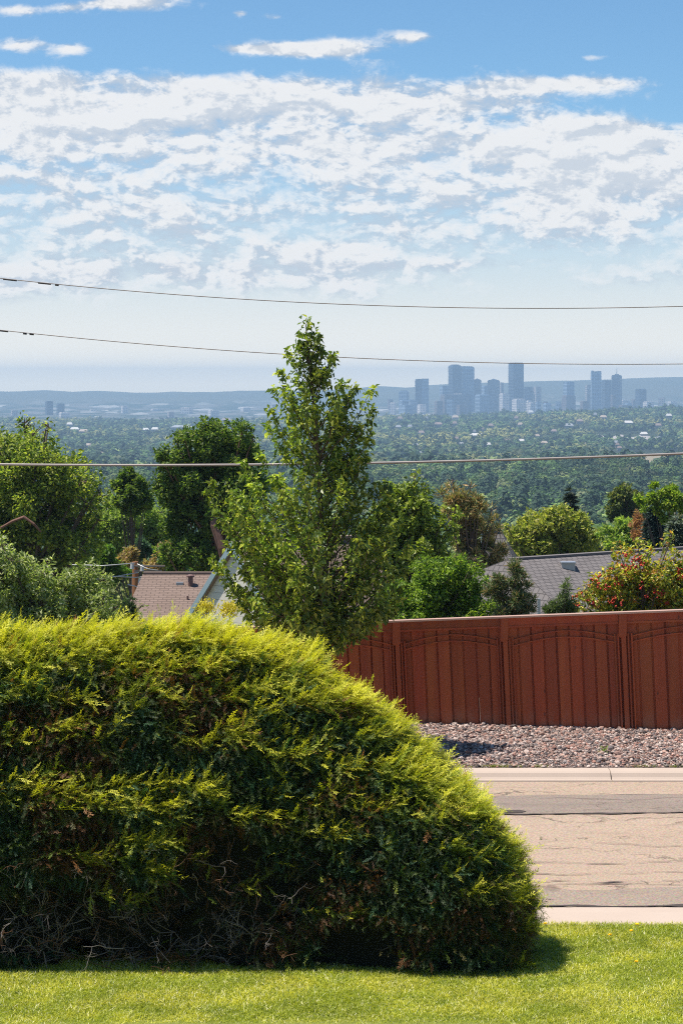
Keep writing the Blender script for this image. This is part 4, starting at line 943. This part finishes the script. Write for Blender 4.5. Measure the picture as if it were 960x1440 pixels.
for k in range(34):
    px = r.uniform(545, 915); yb = r.uniform(562, 571); block(px, yb, r.uniform(6, 16), 8, r.choice(['pale', 'blue', 'brown', 'stone']), r.uniform(-700, 600), 'low hazy city block among the skyline towers')
for px, py, wp in ((410, 566, 14), (385, 570, 10), (218, 576, 14), (175, 572, 10), (130, 577, 9), (262, 574, 18), (300, 578, 16), (345, 574, 14), (240, 580, 10), (90, 581, 16), (20, 578, 10), (930, 560, 10), (945, 565, 12)):
    block(px, py, wp, 5, r.choice(['pale', 'pale', 'stone']), r.uniform(-1200, 600), 'low hazy city block out on the plain beyond the wooded ridge')

# ------------------------------------------------------------------ houses in the far wood
HS = [(105, 605, 12, 'w'), (118, 608, 14, 't'), (98, 598, 8, 'w'), (205, 606, 9, 'w'), (218, 605, 10, 'w'), (256, 602, 30, 'g'), (262, 613, 10, 'g'), (318, 592, 13, 'b'), (145, 640, 10, 'b'), (125, 628, 9, 't'), (160, 650, 12, 'g'),
      (671, 614, 20, 'w'), (686, 627, 8, 'w'), (713, 622, 11, 't'), (733, 622, 9, 'w'), (883, 596, 13, 'w'), (616, 598, 11, 'b'), (746, 580, 7, 'w'), (553, 646, 7, 'w'), (584, 628, 8, 'g'), (592, 610, 9, 'b'), (640, 588, 9, 't'), (690, 600, 8, 'b'), (778, 608, 9, 'b'), (800, 600, 12, 'g'), (815, 594, 9, 'b'), (848, 588, 9, 't'), (905, 612, 10, 'w'), (925, 600, 9, 'b'), (765, 625, 9, 't'), (560, 602, 8, 'g'), (655, 640, 9, 'w'), (600, 640, 7, 't'), (940, 586, 8, 'w'), (697, 704, 15, 'g'), (912, 662, 14, 'g')]
HM = {'w': plain('pale_roof', (.60, .57, .53), .6, .05), 't': plain('tan_roof', (.42, .33, .25), .7, .05), 'g': plain('slate_roof', (.30, .31, .33), .7, .05), 'b': plain('brown_roof', (.26, .19, .16), .7, .05)}
HW = plain('distant_house_wall', (.42, .37, .32), .8, .1)
words = {'w': 'pale roofed', 't': 'tan roofed', 'g': 'slate roofed', 'b': 'brown roofed'}
hpos = []
for k in range(34): HS.append((r.uniform(545, 955) if k < 26 else r.uniform(100, 360), r.uniform(584, 655), r.uniform(4, 7), r.choice('bbgtg')))
for (px, py, wp, kd) in HS:
    d = at_ground(px, py+3, 900, 8000) if py < 690 else at_ground(px, py+3, 250, 3000)
    s = d/F; w = wp*s; x = (px-480)*s; z = float(zt(x, d)); h = 3.0*s; rr = 3.*s
    where = 'in the woods left of the young tree' if px < 400 else 'in the woods below the skyline'
    root = empty('distant_house', (x, d, z), words[kd]+' far house '+where, 'house', 'far houses among the trees')
    g = G(); g.box(-w/2, w/2, 0, w*.6, -4, h+2); g.build('wall', HW, root)
    g = G(); g.add([[-w*.55, -w*.06, h+2], [w*.55, -w*.06, h+2], [w*.55, w*.66, h+2], [-w*.55, w*.66, h+2], [-w*.35, w*.3, h+2+rr], [w*.35, w*.3, h+2+rr]], F3=[[1, 2, 5], [3, 0, 4]], F4=[[0, 1, 5, 4], [2, 3, 4, 5]]); g.build('roof', HM[kd], root)
    hpos.append((px, py, wp, d))
# tan dry field on the near ridge at right and a pale quarry cut
def field(name, pxa, pxb, pya, pyb, col):
    V = []; n = 24
    for py in (pyb, pya):
        for u in np.linspace(pxa, pxb, n):
            d = at_ground(u, py+2*math.sin(u*.2), 900, 8000); x = (u-480)/F*d; V.append([x, d, float(zt(x, d))+1.2])
    a = np.arange(n-1); tag(G().add(V, F4=np.stack([a, a+1, a+n+1, a+n], 1)).build(name, plain(name, col, .95, .25, .02)), kind='structure')
field('dry_field', 862, 990, 641, 656, (.25, .20, .115)); field('quarry_clearing', 832, 925, 614, 621, (.36, .32, .29)); field('grassy_clearing', 812, 832, 603, 609, (.28, .30, .15))
fields = [(850, 990, 636, 662), (832, 925, 610, 622), (812, 832, 600, 611)]

# ------------------------------------------------------------------ valley trees and woods
KC = [[(.045, .08, .02), (.06, .10, .025), (.035, .06, .016)], [(.09, .13, .03), (.12, .15, .04), (.07, .10, .025)], [(.028, .052, .022), (.038, .065, .028)], [(.13, .14, .04), (.10, .115, .035)]]
KL = ['rounded mid green tree in the wooded valley beyond the roofs', 'light green leafy tree in the wooded valley beyond the roofs', 'dark blue green tree in the wooded valley beyond the roofs', 'olive yellow tree in the wooded valley beyond the roofs']
KN = ['valley_tree', 'valley_ash_tree', 'valley_spruce_tree', 'valley_elm_tree']
protos = []
for k in range(8):
    kind = k % 4; tall = 1.35 if kind == 2 else 1.
    Hh = 9.; nC = 9; cl = []
    for q in range(nC):
        a = q*2.4; rr = 2.3*math.sqrt((q+.5)/nC)/(tall); zz = 3.6+rng.uniform(0, 3.8)*(1-.45*rr/2.6)*tall; cl.append([rr*math.cos(a), rr*math.sin(a), zz, rng.uniform(1.3, 2.0)/tall**.5])
    cl = np.array(cl); root = bpy.data.objects.new(KN[kind], None); COL.objects.link(root); tag(root, KL[kind], 'tree', 'trees in the wooded valley')
    n = 1500; P, out, pc, own, _ = crown_pts(cl, n); g = G(); L = .52*rng.uniform(.6, 1.3, n)
    g.leaves(P, rdir(n)*.8+out*.5, rdir(n)*.5+out*.8+[0, 0, .2], L, L*.75, pick(KC[kind], n, .3)); g.build('crown', M['leaf_far'], root)
    tg = G(); limbs(tg, [0, 0, -1], [0, 0, 6], cl, .24, n=5); tg.build('trunk', M['bark'], root)
    protos.append(root)
used = [False]*8; cnt = 0
cand = []
for k in range(2600):
    d = math.sqrt(rng.uniform(125**2, 520**2)); px = rng.uniform(-60, 1030)
    if d < 260 and 330 < px < 700: pass
    x = (px-480)/F*d
    if all((x-a)**2+(d-b)**2 > (6.+d*.006)**2 for a, b in cand): cand.append((x, d))
    if len(cand) >= 250: break
hp = [(px, d, wp) for (px, py, wp, d) in hpos if d < 1500]
for (x, d) in cand:
    px = 480+x/d*F
    sc_ = rng.uniform(.75, 1.25)*(.82 if d < 200 else 1.05); k = int(rng.integers(8))
    if any(abs(px-a) < w+8 and b-70 < d < b for a, b, w in hp): sc_ *= .45
    z = float(zt(x, d)); rz = rng.uniform(0, 6.28); ss_ = (sc_*rng.uniform(.9, 1.15), sc_*rng.uniform(.9, 1.15), sc_)
    if not used[k]:
        used[k] = True; o = protos[k]; o.location = (float(x), float(d), z); o.rotation_euler = (0, 0, rz); o.scale = ss_
    else: dup(protos[k], (x, d, z), rz, ss_)
for k in range(8):
    if not used[k]: protos[k].location = (0, 300, float(zt(0, 300)))
def woods(name, label, d0, d1, n, rmin, rmax, nq, qs, power=2):
    u = rng.random(n); d = (d0**power+u*(d1**power-d0**power))**(1/power); px = rng.uniform(-140, 1100, n); x = (px-480)/F*d
    dens = fbm(np.stack([x/120, d/260, 0*x], -1), 3, 31); keep = rng.random(n) < sstep(.2, .45, dens)+.25
    z = zt(x, d); py = HOR+(EYE-z)/d*F
    for (hx, hy, wp, hd) in hpos: keep &= ~((abs(px-hx) < wp*.5+4) & (d < hd+20) & (py < hy+11) & (py > hy-2) & (d > hd*.6))
    for (a, b, c, e) in fields: keep &= ~((px > a) & (px < b) & (py > c) & (py < e+2.5))
    x, d, z, px = x[keep], d[keep], z[keep], px[keep]; n = len(x)
    r_ = rng.uniform(rmin, rmax, n)*(.75+.5*fbm(np.stack([x/60, d/60, 0*x], -1), 2, 3)); con = rng.random(n) < .12
    hgt = np.where(con, 1.7, .95)*r_
    q = rdir(n*nq).reshape(n, nq, 3); q[..., 2] = np.where(q[..., 2] < -.3, -q[..., 2], q[..., 2]); rad = rng.uniform(.62, 1.05, (n, nq, 1))
    lob = .78+.44*vnoise(q*2.2+rng.uniform(0, 99, (n, 1, 1)), 3)[..., None]
    wd = np.where(con, .55, 1.)[:, None]
    P = np.stack([x[:, None]+q[..., 0]*r_[:, None]*rad[..., 0]*lob[..., 0]*wd, d[:, None]+q[..., 1]*r_[:, None]*rad[..., 0]*lob[..., 0]*wd, z[:, None]+r_[:, None]*.9+q[..., 2]*hgt[:, None]*rad[..., 0]*lob[..., 0]], -1)
    base = pick([(.045, .085, .02), (.065, .11, .028), (.025, .05, .018), (.12, .155, .045), (.09, .105, .045), (.028, .055, .028), (.05, .09, .022)], n, .3)*(.40+.95*fbm(np.stack([x/90, d/220, 0*x+7], -1), 3, 77)[:, None]); base = np.where(con[:, None], np.array([.022, .042, .022]), base)
    mea = sstep(.56, .68, fbm(np.stack([x/150, d/500, 0*x+2], -1), 3, 55))[:, None]*(rng.random((n, 1)) < .6); base = base*(1-mea)+np.array([.17, .17, .055])*mea
    C = np.repeat(base, nq, 0)*(1+.3*(rng.random((n*nq, 1))-.5)); P = P.reshape(-1, 3); out = q.reshape(-1, 3); N_ = len(P)
    L = np.repeat(r_, nq)*qs*rng.uniform(.7, 1.3, N_); D = nrm(np.cross(out, rdir(N_))); P = P-D*L[:, None]*.5
    g = G(); g.leaves(P, D, out+rdir(N_)*.2, L, L*.9, C, fold=-.15)
    print(name, n, N_)
    tag(g.build(name, M['leaf_far'], None, (0, 0, 0)), label, 'woods', kind='stuff')
woods('near_woods', 'dense green treetops filling the valley floor', 430, 1750, 7600, 4.0, 7.2, 105, .30)
woods('far_woods', 'distant bluish treetops covering the ridge below the skyline', 1750, 6300, 40000, 5., 9.5, 22, .62, 1.7)
# understorey just behind the fence and between the nearer trees
def thicket():
    n = 520; d = rng.uniform(95, 190, n); px = rng.uniform(-80, 1030, n); x = (px-480)/F*d; z = zt(x, d); nq = 160; r_ = rng.uniform(1.2, 2.4, n)
    q = rdir(n*nq).reshape(n, nq, 3); q[..., 2] = abs(q[..., 2]); lob = .7+.6*vnoise(q*2.2+rng.uniform(0, 99, (n, 1, 1)), 3)[..., None]
    P = (np.stack([x, d, z], -1)[:, None]+q*r_[:, None, None]*lob*rng.uniform(.6, 1.05, (n, nq, 1))*[1.1, 1.1, 1.2]).reshape(-1, 3); out = q.reshape(-1, 3)
    base = pick([(.05, .09, .02), (.08, .12, .03), (.035, .065, .02), (.11, .14, .04), (.10, .095, .04)], n, .3); C = np.repeat(base, nq, 0)*(1+.5*(rng.random((n*nq, 1))-.5))
    L = .26*rng.uniform(.6, 1.3, n*nq); g = G(); g.leaves(P, rdir(n*nq)+out*.4, out+rdir(n*nq)*.5, L, L*.7, C)
    tag(g.build('undergrowth', M['leaf_far']), 'mixed green bushes filling the ground between the garden trees', 'undergrowth', kind='stuff')
thicket()

# ------------------------------------------------------------------ small plants
def weed(px, py, d, hgt, name, label, cat, cols, n=60, group=None, flower=None):
    b = W(px, py, d); z = b[2]; g = G(); root_loc = b
    a = rng.uniform(0, 6.28, n); P = b+np.stack([rng.normal(0, hgt*.12, n), rng.normal(0, hgt*.12, n), rng.random(n)*hgt*.85], 1)
    D = np.stack([np.cos(a), np.sin(a), rng.uniform(.3, 1.2, n)], 1); g.leaves(P, D, rdir(n)+[0, 0, .5], hgt*.3*rng.uniform(.6, 1.2, n), hgt*.07, pick(cols, n))
    g.tube([b-[0, 0, .02], b+[.01, 0, hgt*.5], b+[0, 0, hgt]], [hgt*.02, hgt*.015, hgt*.005], 5, cols[0])
    o = tag(g.build(name, M['grass'], None, b), label, cat, group)
    if flower:
        f = G(); n = 60; q = np.tile(b+[0, 0, hgt], (n, 1)); aa = rng.uniform(0, 6.28, n); f.leaves(q, np.stack([np.cos(aa), np.sin(aa), rng.uniform(-.1, .9, n)], 1), rdir(n)+[0, 0, 1], flower, flower*.35, pick([(.75, .55, .02), (.8, .62, .04)], n)); f.build('flower_head', M['grass'], o, b)
    return o
weed(849.5, 1072, 33.0, .26, 'weed', 'single upright green weed growing in the gravel strip', 'weed', [(.12, .19, .03), (.16, .22, .04)], 70)
weed(760, 1184, 27.2, .07, 'weed', 'tiny green weed growing from a road crack beside the juniper', 'weed', [(.08, .12, .03)], 60)
for i, (px, w_) in enumerate(((703, .5), (755, .2), (905, .35), (722, .2), (945, .25), (690, .3))):
    b = W(px, 1079, 31.9); n = int(300*w_); x = b[0]+rng.normal(0, w_*.3, n); y = 31.86+rng.random(n)*.06
    V, f3, f4, C = blades(n, x, y, .12+0*x, rng.uniform(.02, .06, n), np.full(n, .007), pick([(.16, .20, .04), (.22, .22, .05)], n))
    tag(G().add(V, f3, f4, C).build('grass_tuft', M['grass'], None, (0, 0, 0)), 'thin grass tuft along the back edge of the far kerb', 'grass tuft', 'grass tufts along the far kerb')
for (px, py, lab) in ((895, 1301, 'yellow dandelion nearest the kerb'), (887, 1310, 'yellow dandelion just left below the kerb side one'), (857, 1316, 'leftmost yellow dandelion on the right part of the lawn'), (894, 1354, 'lone yellow dandelion in the middle of the right lawn'), (766, 1300, 'small yellow dandelion close to the juniper edge')):
    d = (EYE-.10)*F/(py+5-HOR); weed(px, py+5, d, .045, 'dandelion', lab, 'dandelion', [(.10, .16, .02)], 16, 'dandelions in the lawn', .022)

# ------------------------------------------------------------------ haze
hz = G(); hz.box(-8200, 8200, -120, 13100, -160, 98)
m = bpy.data.materials.new('haze_air'); m.use_nodes = True; nt = m.node_tree; nt.nodes.clear()
out = nt.nodes.new('ShaderNodeOutputMaterial'); pv = nt.nodes.new('ShaderNodeVolumePrincipled')
pv.inputs['Color'].default_value = (.50, .74, 1.0, 1); pv.inputs['Density'].default_value = 1.12e-4; pv.inputs['Anisotropy'].default_value = .1
nt.links.new(pv.outputs[0], out.inputs['Volume'])
tag(hz.build('haze', m), 'thin bluish summer haze over the valley', 'haze', kind='stuff')

# ------------------------------------------------------------------ sun, sky, camera
SUN = Vector((-.37, .025, .93)).normalized()
sl = bpy.data.lights.new('sun', 'SUN'); sl.energy = 4.9; sl.angle = R(.53); sl.color = (1, .945, .86)
so = bpy.data.objects.new('sun', sl); COL.objects.link(so); so.rotation_euler = SUN.to_track_quat('Z', 'Y').to_euler(); so.location = (-20, 10, 40)
world = bpy.data.worlds.new('World'); sc.world = world; world.use_nodes = True
t = NT(world.node_tree); bg = [n for n in t.n if n.type == 'BACKGROUND'][0]
sky = t.n.new('ShaderNodeTexSky'); sky.sky_type = 'NISHITA'; sky.sun_disc = False
sky.sun_elevation = math.asin(SUN.z); sky.sun_rotation = math.atan2(SUN.x, SUN.y); sky.altitude = 1700; sky.air_density = 1.0; sky.dust_density = .6; sky.ozone_density = 1.6
D_ = t.node('ShaderNodeTexCoord'); D_ = t.n[-1].outputs[0]
dx = t.node('ShaderNodeSeparateXYZ', {0: D_}, out=0); dy = t.node('ShaderNodeSeparateXYZ', {0: D_}, out=1); dz = t.node('ShaderNodeSeparateXYZ', {0: D_}, out=2)
U = t.m('MULTIPLY', t.m('ARCTAN2', dx, dy), 31.37); V_ = t.m('MULTIPLY', t.m('ARCSINE', dz), 31.37)
def cvec(du, dv_, sx, sy, w=0.):
    return t.node('ShaderNodeCombineXYZ', {0: t.m('MULTIPLY', t.m('ADD', U, du), sx), 1: t.m('MULTIPLY', t.m('ADD', V_, dv_), sy), 2: w})
def density(du, dv_):
    a = t.noise(cvec(du, dv_, .42, 1.0), 1.0, 9, .58, .35)
    b = t.noise(cvec(du, dv_, 1.9, 3.6, 4.), 1.0, 6, .62, .5)
    c_ = t.noise(cvec(du, dv_, 6, 9, 8.), 1.0, 4, .6, .3)
    q = t.m('ADD', t.m('ADD', t.m('MULTIPLY', a, .56), t.m('MULTIPLY', b, .32)), t.m('MULTIPLY', c_, .12))
    return t.m('MULTIPLY_ADD', t.m('SUBTRACT', q, .5), 1.7, .5)
def gs(px, py, rx, ry, w):
    u0 = (px-480)/100; v0 = (540-py)/100
    a = t.m('POWER', t.m('DIVIDE', t.m('SUBTRACT', U, u0), rx/100), 2.); b = t.m('POWER', t.m('DIVIDE', t.m('SUBTRACT', V_, v0), ry/100), 2.)
    return t.m('MULTIPLY', t.m('EXPONENT', t.m('MULTIPLY', t.m('ADD', a, b), -1.)), w)
# broad coverage by elevation
cov = t.m('MULTIPLY', t.m('MULTIPLY', t.ss(.75, 1.6, V_), t.ss(4.15, 4.5, V_, 1., 0.)), .30)
cov = t.m('ADD', cov, -.225)
for a in [(90, 150, 260, 40, .18), (420, 135, 220, 32, .15), (640, 150, 130, 20, .16), (800, 122, 90, 9, .30), (200, 10, 60, 14, .45), (30, 25, 45, 11, .43), (100, 20, 30, 10, .39), (395, 72, 80, 12, .42), (480, 68, 50, 12, .35), (585, 56, 42, 11, .44), (40, 72, 50, 14, .39), (105, 76, 25, 12, .36), (835, 87, 25, 6, .35), (385, 28, 22, 7, .36), (338, 24, 12, 5, .33),
          (560, 205, 420, 28, .14), (820, 260, 220, 60, .13), (870, 195, 90, 16, .16), (860, 150, 110, 14, -.26), (960, 110, 120, 30, -.25), (300, 270, 160, 22, -.10), (90, 235, 90, 10, -.10), (420, 325, 60, 20, -.10), (900, 370, 200, 40, -.12), (480, 350, 100, 10, .10), (640, 372, 130, 8, .14), (250, 380, 200, 18, .12), (560, 325, 60, 14, .1), (250, 308, 50, 9, -.08), (200, 290, 320, 70, .07), (850, 230, 200, 80, .06), (150, 400, 200, 25, .08), (350, 400, 150, 15, .06), (640, 110, 40, 10, -.1), (100, 110, 120, 14, .1), (960, 165, 90, 12, -.2), (500, 12, 100, 15, -.12), (440, 76, 70, 9, .2), (330, 72, 30, 6, .25), (150, 14, 30, 8, .3), (670, 45, 14, 4, .25), (530, 90, 60, 8, .14), (780, 40, 160, 30, -.2)]:
    cov = t.m('ADD', cov, gs(*a))
den = density(0, 0); den2 = density(-.10, .14)
mass = t.m('ADD', den, cov); mass2 = t.m('ADD', den2, cov)
mask = t.m('POWER', t.ss(.38, .72, mass), 1.2); mask = t.m('MULTIPLY', mask, t.ss(.2, 1.1, V_)); 
lit = t.ss(-.075, .05, t.m('SUBTRACT', mass, mass2))
thick = t.ss(.55, .80, mass)
cc = t.mix(lit, (.56, .65, .77), (1.07, 1.06, 1.05)); cc = t.mix(t.m('MULTIPLY', thick, .42), cc, (.97, .97, .97))
cc = t.node('ShaderNodeVectorMath', {0: cc, 'Scale': 6.3}, operation='SCALE')
skyc = t.node('ShaderNodeVectorMath', {0: sky.outputs[0], 1: (.60, .82, .93)}, operation='MULTIPLY')
lowhaze = t.ss(0.0, 3.9, V_, .97, 0.); skyc2 = t.mix(t.m('MULTIPLY', lowhaze, t.ss(-2, 0, V_)), skyc, (5.0, 5.3, 5.7))
glow = t.m('MULTIPLY', t.m('EXPONENT', t.m('MULTIPLY', t.m('MAXIMUM', V_, 0.), -1.45)), t.ss(-1.5, 0, V_))
skyc2 = t.mix(glow, skyc2, (11.6, 10.2, 7.6))
fin = t.mix(t.m('MULTIPLY', mask, .93), skyc2, cc)
t.put(bg.inputs['Color'], fin); bg.inputs['Strength'].default_value = .10

cam = bpy.data.cameras.new('camera'); co = bpy.data.objects.new('camera', cam); COL.objects.link(co)
cam.sensor_fit = 'VERTICAL'; cam.sensor_height = 36; cam.sensor_width = 24; cam.lens = 36*F/1440; cam.shift_y = -(720-HOR)/1440
cam.clip_end = 60000; cam.clip_start = .5; co.location = (0, 0, EYE); co.rotation_euler = (R(90), 0, 0); sc.camera = co
sc.view_settings.view_transform = 'Standard'; sc.view_settings.look = 'None'; sc.view_settings.exposure = .5; sc.view_settings.gamma = 1; sc.view_settings.use_curve_mapping = False
sc.cycles.max_bounces = 6; sc.cycles.diffuse_bounces = 3; sc.cycles.glossy_bounces = 2; sc.cycles.transmission_bounces = 3; sc.cycles.transparent_max_bounces = 6; sc.cycles.volume_bounces = 0
sc.cycles.use_denoising = False; sc.cycles.denoiser = 'OPENIMAGEDENOISE'; sc.cycles.denoising_input_passes = 'RGB_ALBEDO_NORMAL'; sc.cycles.filter_width = 1.1; sc.cycles.use_adaptive_sampling = False
